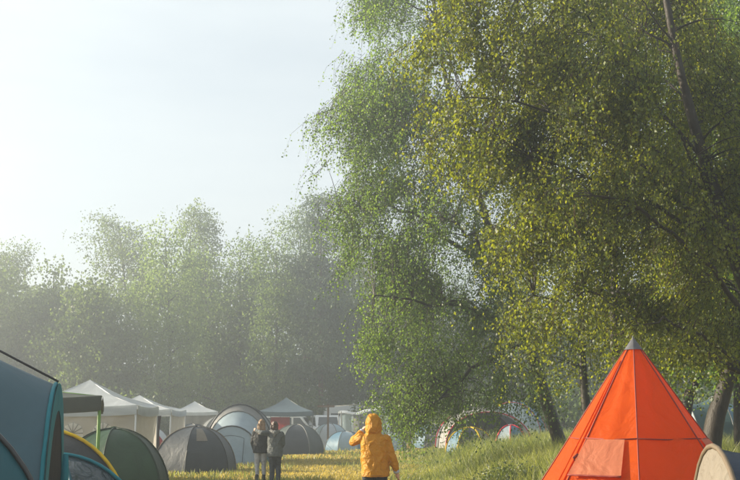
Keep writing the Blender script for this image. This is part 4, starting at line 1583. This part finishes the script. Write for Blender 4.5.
# open the hood at the face so that it wraps the head
bm = bmesh.new()
bm.from_mesh(jacket.data)
kill = [v for v in bm.verts if v.co.y > .095 and 1.535 < v.co.z < 1.735 and abs(v.co.x + .005) < .085]
bmesh.ops.delete(bm, geom=kill, context='VERTS')
bm.to_mesh(jacket.data)
bm.free()
tube('hem_seam', [(.03 + .216 * math.sin(a), -.158 * math.cos(a), .868) for a in np.linspace(-1.35, 1.35, 17)], .004, M['rain_dark'], jacket, 4)
for q in 'LR':
    e, w = Vector(J['el' + q]), Vector(J['wr' + q])
    a_, b_ = e + (w - e) * .86, e + (w - e) * 1.04
    tube('cuff', [a_, (a_ + b_) / 2, b_], [.047, .046, .042], M['cuff'], jacket, 12)
legs_cloth(t, J, M['denim'])
boots(t, J, M['boot'])
def hairy(bm):
    ellipsoid(bm, (-.01, .02, 1.65), (.088, .10, .10))
solid('hair', hairy, M['hair_dark'], t, .012, 3)

# -- left one of the couple: black jacket, pale leggings, long fair hair
t = person('person with long fair hair, black jacket and pale leggings, left of the couple', 261, 27.9)
J = dict(hip=(0, 0, .93), neck=(.01, 0, 1.40), head=(.015, .02, 1.555),
         shL=(-.165, 0, 1.345), elL=(-.215, .03, 1.09), wrL=(-.20, .16, .90), hdL=(-.19, .22, .83), thL=(1, .2, 0),
         shR=(.18, 0, 1.34), elR=(.22, .06, 1.10), wrR=(.14, .20, .98), hdR=(.08, .25, .95), thR=(0, .3, 1),
         hpL=(-.08, 0, .86), knL=(-.09, .03, .48), anL=(-.085, -.02, .09), hpR=(.085, 0, .86), knR=(.085, .05, .48), anR=(.095, .03, .09))
body(t, J, .95)


def jk(bm):
    loft(bm, [(0, 0, .80, .205, .145), (0, 0, .86, .212, .150), (0, 0, 1.05, .198, .14), (0, 0, 1.22, .205, .14), (.005, 0, 1.32, .20, .125), (.01, 0, 1.385, .13, .10), (.01, 0, 1.43, .085, .085)])
    for q in 'LR':
        capsule(bm, J['sh' + q], .075, J['el' + q], .064)
        e, w = Vector(J['el' + q]), Vector(J['wr' + q])
        capsule(bm, e, .063, w, .046)


solid('jacket', jk, M['black_jacket'], t, .013, 4, .012, 9)
legs_cloth(t, J, M['pale_leggings'], 1, r=(.095, .064, .046), end=.2, name='leggings')
boots(t, J, M['boot'], .95, .14)


def hr(bm):
    ellipsoid(bm, (.015, .0, 1.585), (.092, .108, .105))
    ellipsoid(bm, (.012, -.055, 1.51), (.10, .06, .12))
    for hx in np.linspace(-.085, .10, 8):
        capsule(bm, (hx * .8 + .01, -.07, 1.56), .032, (hx * 1.15 + .01, -.135 + .02 * math.sin(hx * 60), 1.33 + .03 * math.sin(hx * 40)), .016)


solid('hair', hr, M['hair_fair'], t, .011, 3, .014, 22)

# -- right one: grey hooded coat, dark trousers, arm round the other's shoulders
t = person('person in a grey hooded coat with an arm round the black-jacketed companion', 275.3, 27.6)
J = dict(hip=(0, 0, .90), neck=(-.01, 0, 1.36), head=(-.02, .02, 1.505),
         shL=(-.165, -.01, 1.325), elL=(-.335, -.17, 1.33), wrL=(-.50, -.02, 1.40), hdL=(-.57, .05, 1.41), thL=(0, 0, 1),
         shR=(.165, 0, 1.30), elR=(.205, .05, 1.05), wrR=(.16, .20, .95), hdR=(.10, .26, .93), thR=(0, .3, 1),
         hpL=(-.08, 0, .84), knL=(-.075, .03, .47), anL=(-.07, -.02, .09), hpR=(.085, 0, .84), knR=(.09, .06, .47), anR=(.10, -.05, .10))
body(t, J, .94)


def jk(bm):
    loft(bm, [(0, 0, .72, .20, .145), (0, 0, .80, .212, .150), (0, 0, 1.0, .20, .14), (0, 0, 1.17, .205, .145), (0, 0, 1.28, .20, .13), (-.005, 0, 1.345, .135, .105), (-.01, 0, 1.39, .09, .09)])
    for q in 'LR':
        capsule(bm, J['sh' + q], .078, J['el' + q], .064)
        e, w = Vector(J['el' + q]), Vector(J['wr' + q])
        capsule(bm, e, .062, w, .046)


solid('coat', jk, M['grey_coat'], t, .013, 4, .012, 9)


def hd(bm):
    capsule(bm, (-.11, -.05, 1.37), .048, (-.01, -.125, 1.335), .055)
    capsule(bm, (-.01, -.125, 1.335), .055, (.09, -.05, 1.37), .048)
    capsule(bm, (-.01, -.12, 1.33), .06, (-.01, -.135, 1.25), .035)


solid('folded_hood', hd, M['fur'], t, .011, 3, .015, 24)
legs_cloth(t, J, M['dark_trousers'], 1, r=(.10, .074, .062), name='trousers')
boots(t, J, M['boot'], .95, .06)


def hr(bm):
    ellipsoid(bm, (-.02, .0, 1.535), (.090, .105, .10))
    ellipsoid(bm, (-.02, -.06, 1.48), (.085, .055, .085))
    for hx in np.linspace(-.09, .06, 6):
        capsule(bm, (hx, -.05, 1.52), .03, (hx * 1.1, -.10, 1.40 + .03 * math.sin(hx * 50)), .014)
    ellipsoid(bm, (-.015, -.085, 1.585), (.05, .045, .045))


solid('hair', hr, M['hair_dark'], t, .011, 3, .016, 22)

# ------------------------------------------------------------------ morning haze
hm, hnt, hout = newmat('morning_haze')
pv = hnt.nodes.new('ShaderNodeVolumePrincipled')
pv.inputs['Color'].default_value = (.85, .93, 1.0, 1)
pv.inputs['Density'].default_value = HAZE_DENSITY
pv.inputs['Anisotropy'].default_value = HAZE_ANISO
hnt.links.new(pv.outputs[0], hout.inputs['Volume'])
xs, ys, zs = (-245, 245), (-65, 350), (-1.6, 27)
V = [(x, y, z) for x in xs for y in ys for z in zs]
Fh = [(0, 1, 3, 2), (4, 6, 7, 5), (0, 4, 5, 1), (2, 3, 7, 6), (0, 2, 6, 4), (1, 5, 7, 3)]
hz_ = mk('haze', V, Fh, hm, None, False)
hz_['kind'] = 'stuff'
hz_['label'] = 'pale morning haze hanging over the camp'
hz_['category'] = 'haze'
